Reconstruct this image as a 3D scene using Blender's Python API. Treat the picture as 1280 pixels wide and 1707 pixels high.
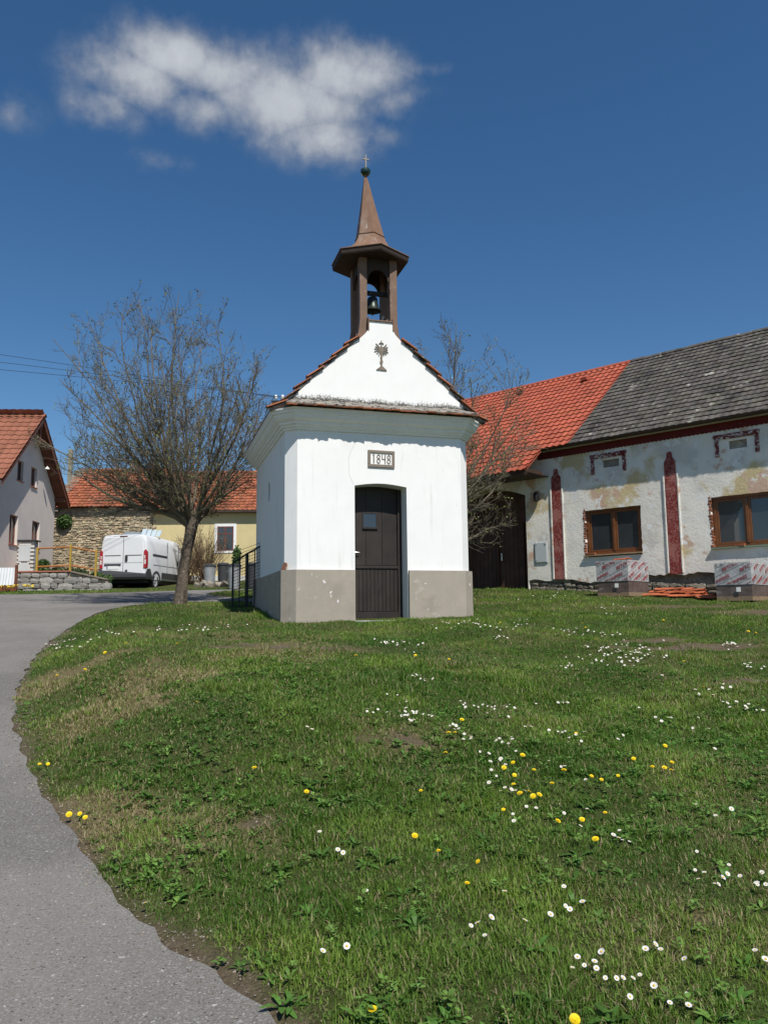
import bpy, bmesh, math, random
import numpy as np
from mathutils import Vector, Matrix, noise as mnoise
from mathutils.geometry import delaunay_2d_cdt
for o in list(bpy.data.objects): bpy.data.objects.remove(o)
SC = bpy.context.scene
COL = SC.collection
R = math.radians
# ------------------------------------------------------------------ camera
FPX, PITCH, ROLL = 1328.0, R(7.6), R(0.6)          # focal length in photo pixels (1280 wide)
CAM = Vector((0, 0, 1.6))
_f = Vector((0, math.cos(PITCH), math.sin(PITCH))); _u0 = Vector((0, -math.sin(PITCH), math.cos(PITCH))); _r0 = Vector((1, 0, 0))
_r = math.cos(ROLL) * _r0 - math.sin(ROLL) * _u0
_u = math.sin(ROLL) * _r0 + math.cos(ROLL) * _u0
cd = bpy.data.cameras.new('camera'); cam = bpy.data.objects.new('camera', cd); COL.objects.link(cam)
cd.sensor_fit = 'HORIZONTAL'; cd.sensor_width = 36; cd.lens = 36 * FPX / 1280
cd.clip_start = 0.05; cd.clip_end = 5000
cam.matrix_world = Matrix(((_r.x, _u.x, -_f.x, CAM.x), (_r.y, _u.y, -_f.y, CAM.y), (_r.z, _u.z, -_f.z, CAM.z), (0, 0, 0, 1)))
SC.camera = cam
# ------------------------------------------------------------------ sun and sky
SUN_AZ, SUN_EL = R(25.5), R(54)                      # azimuth: to the right of straight behind the camera
sun_dir = Vector((math.sin(SUN_AZ) * math.cos(SUN_EL), -math.cos(SUN_AZ) * math.cos(SUN_EL), math.sin(SUN_EL)))
sl = bpy.data.lights.new('sun', 'SUN'); sl.energy = 5.0; sl.angle = R(0.53); sl.color = (1.0, 0.955, 0.88)
so = bpy.data.objects.new('sun', sl); COL.objects.link(so); so.location = (20, -30, 40)
so.rotation_euler = (-sun_dir).to_track_quat('-Z', 'Y').to_euler()
W = bpy.data.worlds.new('World'); SC.world = W; W.use_nodes = True
wt = W.node_tree; wt.nodes.clear()
def wn(t, **k):
    n = wt.nodes.new(t)
    for a, b in k.items(): setattr(n, a, b)
    return n
def wmath(op, a, b=None, c=None):
    n = wn('ShaderNodeMath', operation=op)
    for i, q in enumerate((a, b, c)):
        if q is None: continue
        if isinstance(q, (int, float)): n.inputs[i].default_value = q
        else: wt.links.new(q, n.inputs[i])
    return n.outputs[0]
sky = wn('ShaderNodeTexSky', sky_type='NISHITA', sun_disc=False, sun_elevation=SUN_EL, altitude=450, air_density=1.0, dust_density=0.15, ozone_density=3.0)
sky.sun_rotation = math.pi - SUN_AZ
tc = wn('ShaderNodeTexCoord'); sx = wn('ShaderNodeSeparateXYZ'); wt.links.new(tc.outputs['Generated'], sx.inputs[0])
az = wmath('MULTIPLY', wmath('ARCTAN2', sx.outputs[0], sx.outputs[1]), 57.2958)      # degrees, + to the right
el = wmath('MULTIPLY', wmath('ARCSINE', sx.outputs[2]), 57.2958)
cmb = wn('ShaderNodeCombineXYZ'); wt.links.new(az, cmb.inputs[0]); wt.links.new(el, cmb.inputs[1])
def wnoise(scale, detail, rough, off):
    mp = wn('ShaderNodeMapping'); mp.inputs['Location'].default_value = (off, off * 0.7, 0); mp.inputs['Scale'].default_value = (1, 1.15, 1)
    wt.links.new(cmb.outputs[0], mp.inputs[0])
    n = wn('ShaderNodeTexNoise'); n.inputs['Scale'].default_value = scale; n.inputs['Detail'].default_value = detail; n.inputs['Roughness'].default_value = rough
    wt.links.new(mp.outputs[0], n.inputs['Vector']); return n.outputs['Fac']
# one fair-weather cumulus and its torn-off wisps: soft ellipses (azimuth, elevation, half widths, weight) broken up by noise
def cloud_dir(px, py):
    d = (_f * FPX + _r * (px - 640) - _u * (py - 853.5)).normalized()
    return math.degrees(math.atan2(d.x, d.y)), math.degrees(math.asin(d.z))
BL = [(275, 85, 85, 48, 1.1), (215, 125, 90, 50, 1.0), (170, 170, 60, 42, .75), (370, 115, 105, 50, .92), (470, 165, 120, 62, 1.15), (555, 120, 92, 54, 1.15), (525, 225, 82, 44, 1.0), (330, 175, 90, 40, .72), (625, 165, 70, 36, .62), (690, 112, 50, 14, .40), (15, 178, 50, 34, .46), (255, 266, 60, 22, .40), (600, 215, 60, 32, .55)]
tot = None
for (px, py, rx, ry, w) in BL:
    a0, e0 = cloud_dir(px + 10, py + 4)
    ax = abs(cloud_dir(px + 10 + rx, py + 4)[0] - a0); ey = abs(cloud_dir(px + 10, py + 4 - ry)[1] - e0)
    da = wmath('DIVIDE', wmath('SUBTRACT', az, a0), ax); de = wmath('DIVIDE', wmath('SUBTRACT', el, e0), ey)
    q = wmath('ADD', wmath('MULTIPLY', da, da), wmath('MULTIPLY', de, de))
    g = wmath('MULTIPLY', wmath('EXPONENT', wmath('MULTIPLY', q, -0.68)), w)
    tot = g if tot is None else wmath('MAXIMUM', tot, g)
n1 = wnoise(0.26, 6, 0.52, 3.1); n2 = wnoise(0.8, 9, 0.6, 11.7)
nz = wmath('ADD', wmath('MULTIPLY', wmath('SUBTRACT', n1, 0.5), 1.15), wmath('MULTIPLY', wmath('SUBTRACT', n2, 0.5), 0.5))
dens = wmath('ADD', tot, wmath('MULTIPLY', nz, wmath('MINIMUM', wmath('MULTIPLY', tot, 3.0), 1.0)))
mr = wn('ShaderNodeMapRange', interpolation_type='SMOOTHSTEP'); wt.links.new(dens, mr.inputs[0]); mr.inputs[1].default_value = 0.12; mr.inputs[2].default_value = 1.12
cov = wmath('MULTIPLY', mr.outputs[0], 0.93)
mr2 = wn('ShaderNodeMapRange'); wt.links.new(dens, mr2.inputs[0]); mr2.inputs[1].default_value = 0.45; mr2.inputs[2].default_value = 1.35; mr2.inputs[3].default_value = 6.6; mr2.inputs[4].default_value = 10.8
cc = wn('ShaderNodeCombineXYZ')
wt.links.new(wmath('MULTIPLY', mr2.outputs[0], 0.93), cc.inputs[0]); wt.links.new(wmath('MULTIPLY', mr2.outputs[0], 0.98), cc.inputs[1]); wt.links.new(wmath('MULTIPLY', mr2.outputs[0], 1.06), cc.inputs[2])
hsv = wn('ShaderNodeHueSaturation'); hsv.inputs['Hue'].default_value = 0.499; hsv.inputs['Saturation'].default_value = 1.22; hsv.inputs['Value'].default_value = 1.66; wt.links.new(sky.outputs[0], hsv.inputs['Color'])   # the deep polarised blue of the photograph
mixc = wn('ShaderNodeMix', data_type='RGBA')
wt.links.new(cov, mixc.inputs[0]); wt.links.new(hsv.outputs[0], mixc.inputs[6]); wt.links.new(cc.outputs[0], mixc.inputs[7])
bg = wn('ShaderNodeBackground'); bg.inputs['Strength'].default_value = 0.055
wt.links.new(mixc.outputs[2], bg.inputs[0])
wo = wn('ShaderNodeOutputWorld'); wt.links.new(bg.outputs[0], wo.inputs[0])
# ------------------------------------------------------------------ exposure
SC.view_settings.view_transform = 'Standard'; SC.view_settings.look = 'None'
SC.view_settings.exposure = 0.10; SC.view_settings.gamma = 1.0; SC.view_settings.use_curve_mapping = False
SC.render.engine = 'CYCLES'
SC.cycles.use_denoising = True
SC.cycles.max_bounces = 6; SC.cycles.transparent_max_bounces = 12
SC.cycles.sample_clamp_indirect = 4.0

# ------------------------------------------------------------------ helpers
random.seed(7)
RNG = np.random.default_rng(7)
def tag(o, label=None, cat=None, group=None, kind=None):
    if label: o['label'] = label
    if cat: o['category'] = cat
    if group: o['group'] = group
    if kind: o['kind'] = kind
    return o
def empty(name, loc=(0, 0, 0), rz=0):
    o = bpy.data.objects.new(name, None); COL.objects.link(o); o.location = loc; o.rotation_euler = (0, 0, rz); o.empty_display_size = 0.1
    return o
def inst(me, name, parent=None, loc=(0, 0, 0), rot=(0, 0, 0), scale=(1, 1, 1)):
    o = bpy.data.objects.new(name, me); COL.objects.link(o); o.parent = parent
    o.location = loc; o.rotation_euler = rot; o.scale = scale
    return o
class MB:
    def __init__(s): s.v = []; s.f = []; s.m = []; s.c = []
    def add(s, vs, fs, mi=0, col=None):
        b = len(s.v); s.v += [tuple(v) for v in vs]; s.f += [tuple(b + i for i in q) for q in fs]; s.m += [mi] * len(fs)
        s.c += [col or (1, 1, 1)] * len(vs)
        return s
    def box(s, x0, x1, y0, y1, z0, z1, T=None, mi=0, col=None):
        vs = [(x0, y0, z0), (x1, y0, z0), (x1, y1, z0), (x0, y1, z0), (x0, y0, z1), (x1, y0, z1), (x1, y1, z1), (x0, y1, z1)]
        if T is not None: vs = [T @ Vector(v) for v in vs]
        return s.add(vs, [(0, 3, 2, 1), (4, 5, 6, 7), (0, 1, 5, 4), (1, 2, 6, 5), (2, 3, 7, 6), (3, 0, 4, 7)], mi, col)
    def prism(s, poly, a, b, axis='y', T=None, mi=0):
        def P(p, d): return {'y': (p[0], d, p[1]), 'x': (d, p[0], p[1]), 'z': (p[0], p[1], d)}[axis]
        n = len(poly); vs = [P(p, a) for p in poly] + [P(p, b) for p in poly]
        if T is not None: vs = [T @ Vector(v) for v in vs]
        return s.add(vs, [tuple(range(n))[::-1], tuple(range(n, 2 * n))] + [(i, (i + 1) % n, n + (i + 1) % n, n + i) for i in range(n)], mi)
    def loft(s, rings, cap=True, closed=True, mi=0):
        n = len(rings[0]); vs = [p for r in rings for p in r]; fs = []
        for k in range(len(rings) - 1):
            for i in range(n if closed else n - 1):
                j = (i + 1) % n; fs.append((k * n + i, k * n + j, (k + 1) * n + j, (k + 1) * n + i))
        if cap: fs += [tuple(range(n))[::-1], tuple(range((len(rings) - 1) * n, len(rings) * n))]
        return s.add(vs, fs, mi)
    def tube(s, pts, rad, n=6, cap=True, mi=0):
        pts = [Vector(p) for p in pts]; rings = []
        if not hasattr(rad, '__len__'): rad = [rad] * len(pts)
        up = None
        for i, p in enumerate(pts):
            t = (pts[min(i + 1, len(pts) - 1)] - pts[max(i - 1, 0)]).normalized()
            if up is None: up = Vector((0, 0, 1)) if abs(t.z) < .9 else Vector((1, 0, 0))
            a = t.cross(up).normalized(); b = a.cross(t).normalized(); up = b
            rings.append([p + rad[i] * (math.cos(2 * math.pi * k / n) * a + math.sin(2 * math.pi * k / n) * b) for k in range(n)])
        return s.loft(rings, cap, True, mi)
    def lathe(s, prof, n=12, c=(0, 0, 0), ph=0.0, mi=0, cap=True):
        return s.loft([[(c[0] + r * math.cos(2 * math.pi * k / n + ph), c[1] + r * math.sin(2 * math.pi * k / n + ph), c[2] + z) for k in range(n)] for r, z in prof], cap, True, mi)
    def mesh(s, name, mats, smooth=False, recalc=True, vcol=False):
        me = bpy.data.meshes.new(name); me.from_pydata(s.v, [], s.f)
        if not isinstance(mats, (list, tuple)): mats = [mats]
        for m in mats: me.materials.append(m)
        if len(mats) > 1: me.polygons.foreach_set('material_index', s.m)
        if vcol:
            a = me.attributes.new('Col', 'FLOAT_COLOR', 'POINT')
            a.data.foreach_set('color', np.array([(*q, 1) for q in s.c], 'f').ravel())
        if recalc:
            bm = bmesh.new(); bm.from_mesh(me); bmesh.ops.recalc_face_normals(bm, faces=bm.faces); bm.to_mesh(me); bm.free()
        if smooth: me.polygons.foreach_set('use_smooth', [True] * len(me.polygons))
        me.update(); return me
    def build(s, name, mats, parent=None, smooth=False, bevel=0, recalc=True, vcol=False, seg=2):
        me = s.mesh(name, mats, smooth, recalc, vcol)
        o = bpy.data.objects.new(name, me); COL.objects.link(o); o.parent = parent
        if bevel:
            b = o.modifiers.new('bevel', 'BEVEL'); b.width = bevel; b.segments = seg; b.limit_method = 'ANGLE'; b.angle_limit = R(40)
        if smooth and bevel == 0:
            try: me.set_sharp_from_angle(angle=R(40))
            except Exception: pass
        return o
# ------------------------------------------------------------------ materials
def pm(name, base, var=0.12, scale=6.0, rough=0.85, bump=0.15, bscale=40.0, bdist=0.01, spec=0.3, layers=(), vc=False, metal=0.0, orand=0.0, coord='Object', detail=6, stretch=(1, 1, 1)):
    """Procedural principled material: noise-varied base colour, layered patches (colour, scale, low, high[, detail[, stretch]]), bump."""
    m = bpy.data.materials.new(name); m.use_nodes = True; t = m.node_tree; N = t.nodes; L = t.links
    P = N['Principled BSDF']; P.inputs['Roughness'].default_value = rough; P.inputs['Metallic'].default_value = metal
    P.inputs['Specular IOR Level'].default_value = spec
    tcn = N.new('ShaderNodeTexCoord')
    if coord == 'World':
        geo = N.new('ShaderNodeNewGeometry'); src = geo.outputs['Position']
    else: src = tcn.outputs[coord]
    def nz(sc, det=6, st=(1, 1, 1), rgh=0.6):
        mp = N.new('ShaderNodeMapping'); mp.inputs['Scale'].default_value = st; mp.inputs['Location'].default_value = (random.random() * 9, random.random() * 9, random.random() * 9)
        L.new(src, mp.inputs[0]); n = N.new('ShaderNodeTexNoise'); n.inputs['Scale'].default_value = sc; n.inputs['Detail'].default_value = det; n.inputs['Roughness'].default_value = rgh
        L.new(mp.outputs[0], n.inputs['Vector']); return n.outputs['Fac']
    def mix(fac, a, b, bt='MIX'):
        x = N.new('ShaderNodeMix'); x.data_type = 'RGBA'; x.blend_type = bt
        if isinstance(fac, float): x.inputs[0].default_value = fac
        else: L.new(fac, x.inputs[0])
        for i, q in ((6, a), (7, b)):
            if isinstance(q, tuple): x.inputs[i].default_value = (*q, 1)
            else: L.new(q, x.inputs[i])
        return x.outputs[2]
    lo = tuple(c * (1 - var) for c in base); hi = tuple(min(1, c * (1 + var)) for c in base)
    mr = N.new('ShaderNodeMapRange'); L.new(nz(scale, detail, stretch), mr.inputs[0]); mr.inputs[1].default_value = 0.3; mr.inputs[2].default_value = 0.7
    c = mix(mr.outputs[0], lo, hi)
    for ly in layers:
        col, sc, a, b = ly[:4]; det = ly[4] if len(ly) > 4 else 7; st = ly[5] if len(ly) > 5 else (1, 1, 1)
        q = N.new('ShaderNodeMapRange'); q.interpolation_type = 'SMOOTHSTEP'; L.new(nz(sc, det, st), q.inputs[0]); q.inputs[1].default_value = a; q.inputs[2].default_value = b
        c = mix(q.outputs[0], c, col)
    if vc:
        at = N.new('ShaderNodeAttribute'); at.attribute_name = 'Col'; c = mix(1.0, c, at.outputs['Color'], 'MULTIPLY')
    if orand:
        oi = N.new('ShaderNodeObjectInfo'); q = N.new('ShaderNodeMapRange'); L.new(oi.outputs['Random'], q.inputs[0]); q.inputs[3].default_value = 1 - orand; q.inputs[4].default_value = 1 + orand
        cb = N.new('ShaderNodeCombineColor'); [L.new(q.outputs[0], cb.inputs[i]) for i in range(3)]
        c = mix(1.0, c, cb.outputs[0], 'MULTIPLY')
    L.new(c, P.inputs['Base Color'])
    if bump:
        bn = N.new('ShaderNodeBump'); bn.inputs['Strength'].default_value = bump; bn.inputs['Distance'].default_value = bdist
        L.new(nz(bscale, 5), bn.inputs['Height']); L.new(bn.outputs[0], P.inputs['Normal'])
    m['P'] = 1
    return m
def glossy(name, col, rough=0.05, spec=0.5, metal=0.0):
    m = bpy.data.materials.new(name); m.use_nodes = True; P = m.node_tree.nodes['Principled BSDF']
    t = m.node_tree; n = t.nodes.new('ShaderNodeTexNoise'); n.inputs['Scale'].default_value = 3.0
    q = t.nodes.new('ShaderNodeMapRange'); t.links.new(n.outputs['Fac'], q.inputs[0]); q.inputs[3].default_value = rough * .8; q.inputs[4].default_value = rough * 1.3
    t.links.new(q.outputs[0], P.inputs['Roughness'])
    P.inputs['Base Color'].default_value = (*col, 1); P.inputs['Specular IOR Level'].default_value = spec; P.inputs['Metallic'].default_value = metal
    return m
def smooth01(x): x = np.clip(x, 0, 1); return x * x * (3 - 2 * x)
_perm = np.random.default_rng(3).random((64, 64))
def vnoise(x, y):                                   # value noise 0..1, vectorised
    x = np.asarray(x, float); y = np.asarray(y, float); xi = np.floor(x).astype(int); yi = np.floor(y).astype(int); fx = smooth01(x - xi); fy = smooth01(y - yi)
    g = lambda i, j: _perm[i % 64, j % 64]
    return (g(xi, yi) * (1 - fx) + g(xi + 1, yi) * fx) * (1 - fy) + (g(xi, yi + 1) * (1 - fx) + g(xi + 1, yi + 1) * fx) * fy
def fbm(x, y, o=4): return sum(vnoise(x * 2 ** k + 7.3 * k, y * 2 ** k + 3.1 * k) * .5 ** k for k in range(o)) / sum(.5 ** k for k in range(o))
# ------------------------------------------------------------------ terrain
PY = [-60, -30, 0, 8, 15, 20, 24, 28, 31, 34, 38, 60, 120, 400]; PZ = [-5, -2.6, 0, .83, 1.56, 2.05, 2.42, 2.64, 2.78, 3.02, 3.45, 5.0, 8, 12]
ROAD = [(-.30, 2.75), (-.71, 3.16), (-1.09, 3.54), (-1.54, 4.24), (-1.84, 4.67), (-2.26, 5.32), (-2.95, 6.56), (-3.41, 7.43), (-3.90, 8.58), (-4.75, 10.91), (-5.36, 13.18), (-6.10, 16.6), (-6.22, 18.6), (-5.7, 19.7), (-4.6, 20.05), (-3.2, 19.9), (-2.2, 20.0),
        (-2.2, 20.8), (-3.6, 21.0), (-4.6, 22.1), (-5.3, 23.4), (-5.0, 25.0), (-3.8, 27.0), (-1.5, 29.0), (3, 31.5), (10, 33), (10, 36), (3, 34.6), (-2.8, 31.6), (-5.75, 29.2), (-7.17, 27.1), (-7.86, 25.5), (-8.9, 24.5), (-11.5, 24.15), (-17, 24.6), (-26, 25.5),
        (-26, 20), (-17, 19), (-12.5, 16.5), (-10.5, 13), (-8.6, 9.5), (-7, 6.5), (-6, 4), (-5, 0), (-4.6, -6), (1.2, -6), (1.0, 0), (.45, 1.7)]
_c = []
for _i in range(len(ROAD)):                         # round the outline once (corner cutting)
    _a, _b = Vector(ROAD[_i]), Vector(ROAD[(_i + 1) % len(ROAD)]); _c += [tuple(_a.lerp(_b, .25)), tuple(_a.lerp(_b, .75))] if (_b - _a).length > .6 else [tuple(_a.lerp(_b, .5))]
ROAD = _c
RP = np.array(ROAD)
def _road_sd_exact(x, y):                                  # signed distance to the road: + on the grass, - on the asphalt
    x = np.asarray(x, float); y = np.asarray(y, float); d = np.full(x.shape, 1e9); ins = np.zeros(x.shape, bool); n = len(RP)
    for i in range(n):
        ax, ay = RP[i]; bx, by = RP[(i + 1) % n]; ex, ey = bx - ax, by - ay
        t = np.clip(((x - ax) * ex + (y - ay) * ey) / (ex * ex + ey * ey), 0, 1)
        d = np.minimum(d, np.hypot(x - ax - t * ex, y - ay - t * ey))
        c = ((ay > y) != (by > y)); ins ^= c & (x < ex * (y - ay) / ((by - ay) if by != ay else 1e-9) + ax)
    return np.where(ins, -d, d)
_gx0, _gy0, _gs = -28.0, -8.0, .08
_SDG = _road_sd_exact(*np.meshgrid(_gx0 + _gs * np.arange(510), _gy0 + _gs * np.arange(580)))
def road_sd(x, y):                                  # bilinear lookup in the distance grid
    u = np.clip((np.asarray(x, float) - _gx0) / _gs, 0, 508.99); v = np.clip((np.asarray(y, float) - _gy0) / _gs, 0, 578.99); i = u.astype(int); j = v.astype(int); a = u - i; b = v - j
    return (_SDG[j, i] * (1 - a) + _SDG[j, i + 1] * a) * (1 - b) + (_SDG[j + 1, i] * (1 - a) + _SDG[j + 1, i + 1] * a) * b
def prof(y):
    y = np.asarray(y, float); return (np.interp(y - .8, PY, PZ) + np.interp(y, PY, PZ) * 2 + np.interp(y + .8, PY, PZ)) / 4
def h_road(x, y): return prof(y)
def h_ground(x, y):
    x = np.asarray(x, float); y = np.asarray(y, float); sd = road_sd(x, y)
    bank = .28 * smooth01(sd / 1.3) * smooth01((y - 4.0) / 3) * smooth01((14.2 - y) / 5) * smooth01((2.5 - x) / 4)
    rough = (fbm(x * .55 + 9, y * .55 + 4, 3) - .5) * .22 * smooth01(sd / .8) * smooth01((y - 1) / 4) * (1 - smooth01((y - 12.5) / 2) * .8) * (1 - smooth01((y - 18) / 4))
    small = (fbm(x * 2.6, y * 2.6 + 30, 3) - .5) * .07 * (1 - .7 * smooth01((y - 18) / 4)) * smooth01((sd - .02) / .4)
    knoll = .10 * np.exp(-(((x + 2.2) / 1.5) ** 2 + ((y - 11.6) / .55) ** 2))
    z = prof(y) + bank + rough + small + knoll + .018 * smooth01(sd / .25)
    return np.where(sd < 0, np.maximum(prof(y) - .05, prof(y) - .05 * smooth01(-sd / .12) - .002), z)
def axis(dense0, dense1, step, lo, hi, g=1.22):
    a = list(np.arange(dense0, dense1, step)); s = step
    while a[-1] < hi: s *= g; a.append(a[-1] + s)
    s = step
    while a[0] > lo: s *= g; a.insert(0, a[0] - s)
    return np.array(a)
def hg(x, y): return float(h_ground(np.array([x]), np.array([y]))[0])
gx = axis(-7, 8, .11, -420, 420); gy = axis(2, 16, .11, -80, 420, 1.12)
GX, GY = np.meshgrid(gx, gy); GZ = h_ground(GX, GY)
nx, ny = len(gx), len(gy)
gv = np.stack([GX.ravel(), GY.ravel(), GZ.ravel()], 1)
ii = (np.arange(ny - 1)[:, None] * nx + np.arange(nx - 1)[None]).ravel()
gf = np.stack([ii, ii + 1, ii + nx + 1, ii + nx], 1)
me = bpy.data.meshes.new('ground'); me.from_pydata(gv.tolist(), [], gf.tolist()); me.polygons.foreach_set('use_smooth', [True] * len(me.polygons))
# bare patches: (x, y, rx, ry) found on the slope
def hit(px, py, dz=0.0):
    d = (_f * FPX + _r * (px - 640) - _u * (py - 853.5)).normalized()
    t = 1.5; pt = None
    while t < 60:
        p = CAM + d * t
        if p.z < hg(p.x, p.y) + dz:
            a, b = pt, t
            for _ in range(12):
                m_ = (a + b) / 2; q = CAM + d * m_
                if q.z < hg(q.x, q.y) + dz: b = m_
                else: a = m_
            return CAM + d * b
        pt = t; t *= 1.02
    return None
def hits(P, dz=0.0):                                # many pixels at once
    P = np.array(P, float); D = np.array(_f) * FPX + np.outer(P[:, 0] - 640, np.array(_r)) - np.outer(P[:, 1] - 853.5, np.array(_u)); D /= np.linalg.norm(D, axis=1)[:, None]
    t = np.full(len(P), 1.5); done = np.zeros(len(P), bool)
    for _ in range(400):
        Q = np.array(CAM) + D * t[:, None]; gap = Q[:, 2] - h_ground(Q[:, 0], Q[:, 1]) - dz
        done |= gap < .002
        t = np.where(done, t, t + np.maximum(gap * .8, .003))
        if done.all(): break
    Q = np.array(CAM) + D * t[:, None]
    return Q, done & (t < 60)
BARE = []
for (px, py, rx, ry) in [(460, 1078, .95, .22), (375, 1080, .35, .18), (560, 1082, .45, .14), (1150, 1079, 1.0, .22), (1090, 1070, .5, .18), (1262, 1135, .6, .22), (665, 1233, .22, .14), (1255, 1022, .9, .5), (1110, 1012, 1.2, .2), (425, 1375, .10, .08), (1170, 1530, .12, .07), (820, 1005, .5, .2)]:
    Q = hit(px, py)
    if Q: BARE.append((Q.x, Q.y, rx, ry))
def bare_at(x, y):
    x = np.asarray(x, float); y = np.asarray(y, float); b = np.zeros(x.shape); w = (fbm(x * 4, y * 4, 4) - .5) * 2.2
    for (bx, by, rx, ry) in BARE: b = np.maximum(b, smooth01(1.25 - np.hypot((x - bx) / rx, (y - by) / ry) + w))
    sd = road_sd(x, y); edge = smooth01(((.02 + .42 * np.maximum(0, fbm(x * 1.3 + 5, y * 1.3, 4) - .43)) - sd) / .10)
    return np.maximum(b, edge)
def dry_at(x, y):
    d = smooth01((fbm(x * .9 + 2, y * .9 + 11, 4) - .50) / .16)
    left = smooth01((0.2 - x) / 2.5) * smooth01((13 - y) / 4)
    d = np.clip(d * (.28 + .75 * left) + .20 * left, 0, 1)
    for (bx, by, rx, ry) in BARE: d = np.maximum(d, .6 * smooth01(1.7 - np.hypot((x - bx) / rx, (y - by) / ry)))
    return d
B = bare_at(GX.ravel(), GY.ravel()); D_ = dry_at(GX.ravel(), GY.ravel())
c_g = np.array([.070, .088, .026]); c_d = np.array([.21, .17, .09]); c_s = np.array([.155, .118, .082])
gc = c_g[None] * (1 - D_[:, None]) + c_d[None] * D_[:, None]; gc = gc * (1 - B[:, None]) + c_s[None] * B[:, None]
at = me.attributes.new('Col', 'FLOAT_COLOR', 'POINT'); at.data.foreach_set('color', np.c_[gc, np.ones(len(gc))].astype('f').ravel())
M_ground = pm('ground_soil_and_thatch', (.95, .95, .95), .35, 30, .95, .9, 60, .03, .1, vc=True, coord='World', layers=(((.55, .5, .45), 55, .55, .66, 4), ((1.0, .95, .85), 70, .62, .70, 3)))
me.materials.append(M_ground)
ground = bpy.data.objects.new('ground', me); COL.objects.link(ground); tag(ground, 'grassy village green sloping up towards the chapel', 'ground', kind='structure')
# road: constrained triangulation of the outline with a grid of inner points
rv = []; 
for i in range(len(ROAD)):
    a = Vector(ROAD[i]); b = Vector(ROAD[(i + 1) % len(ROAD)]); n = max(1, int((b - a).length / (.09 if a.y < 14 and a.x > -8 and a.y > 1.5 else .3)))
    for k in range(n):
        p = a.lerp(b, k / n); j = .05 if p.y > 2 and p.y < 26 else .02
        rv.append(p + Vector((mnoise.noise((p.x * 3, p.y * 3, 0)) * j + mnoise.noise((p.x * 13, p.y * 13, 2)) * .03, mnoise.noise((p.x * 3, p.y * 3, 9)) * j + mnoise.noise((p.x * 13, p.y * 13, 5)) * .03)))
nb = len(rv); red = [(i, (i + 1) % nb) for i in range(nb)]
px_, py_ = np.meshgrid(np.arange(-25.8, 10, .45), np.arange(-5.8, 36, .45)); sd_ = road_sd(px_, py_)
rv += [Vector((a, b)) for a, b, s in zip(px_.ravel(), py_.ravel(), sd_.ravel()) if s < -.2]
V2, E2, F2, *_ = delaunay_2d_cdt(rv, red, [list(range(nb))], 1, 1e-5)
zz = h_road([v.x for v in V2], [v.y for v in V2])
me = bpy.data.meshes.new('road'); me.from_pydata([(v.x, v.y, z + .004) for v, z in zip(V2, zz)], [], [tuple(q) for q in F2]); me.polygons.foreach_set('use_smooth', [True] * len(me.polygons))
M_road = pm('worn_asphalt', (.185, .172, .155), .16, 1.1, .92, .9, 110, .010, .2, coord='World', layers=(((.135, .126, .116), .45, .50, .68, 5), ((.205, .19, .17), .8, .58, .74, 6), ((.25, .24, .23), 75, .53, .66, 4), ((.30, .29, .28), 130, .56, .68, 3), ((.05, .048, .046), 95, .58, .68, 4), ((.40, .39, .37), 42, .68, .71, 2)))
me.materials.append(M_road)
road = bpy.data.objects.new('road', me); COL.objects.link(road); tag(road, 'worn grey asphalt lane curving up left round the green', 'road', kind='structure')
bm = bmesh.new(); bm.from_mesh(me); bmesh.ops.recalc_face_normals(bm, faces=bm.faces)
if sum(q.normal.z for q in bm.faces) < 0: bmesh.ops.reverse_faces(bm, faces=bm.faces)
bm.to_mesh(me); bm.free()

tv = MB(); tv.add([(-26, 30.42, 3.43), (-11.9, 30.42, 3.43), (-10.95, 30.42, 3.16), (-11.7, 34, 3.3), (-12.2, 38.2, 3.62), (-26, 38.2, 3.62), (-26, 30.42, 2.2), (-11.9, 30.42, 2.2), (-10.95, 30.42, 2.2), (-11.7, 34, 2.2), (-12.2, 38.2, 2.2)], [(0, 1, 2, 3, 4, 5), (0, 6, 7, 1), (1, 7, 8, 2), (2, 8, 9, 3), (3, 9, 10, 4)])
tv.c = [(.12, .11, .06)] * len(tv.v)
tag(tv.build('terrace', M_ground, None, vcol=True), 'raised garden terrace in front of the pinkish house', 'terrace', kind='structure')
# ------------------------------------------------------------------ chapel
M_white = pm('limewash_white', (.80, .80, .785), .025, 2.5, .9, .25, 60, .004, .2, layers=(((.70, .69, .66), .9, .56, .78, 6), ((.71, .70, .68), 2.2, .55, .75, 6, (5, 5, .35)), ((.62, .60, .56), 14, .70, .78, 3)))
M_gable = pm('limewash_white_gable', (.80, .80, .785), .025, 2.5, .9, .25, 60, .004, .2, layers=(((.70, .69, .66), 1.2, .60, .80, 6),))
M_plinth = pm('painted_plinth', (.345, .305, .255), .07, 3, .85, .3, 70, .004, .2, layers=(((.29, .255, .215), 1.6, .52, .70, 6), ((.72, .71, .69), 7.5, .685, .70, 4), ((.40, .36, .32), 5, .62, .72, 5)))
M_brown = pm('brown_painted_sheet', (.165, .10, .068), .15, 6, .65, .12, 30, .003, .35, layers=(((.24, .165, .125), 5, .58, .72, 5), ((.46, .44, .42), 5.5, .68, .70, 4, (1, 1, .5))))
M_spire = pm('brown_painted_spire', (.20, .112, .070), .15, 6, .65, .12, 30, .003, .35, layers=(((.27, .19, .145), 5, .50, .70, 6, (1, 1, .4)), ((.23, .055, .042), 3.0, .645, .665, 6, (1, 1, .35)), ((.48, .45, .42), 8, .66, .69, 6, (1, 1, .3))))
M_soffit = pm('near_black_brown_boards', (.035, .022, .016), .2, 6, .7, .1)
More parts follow.
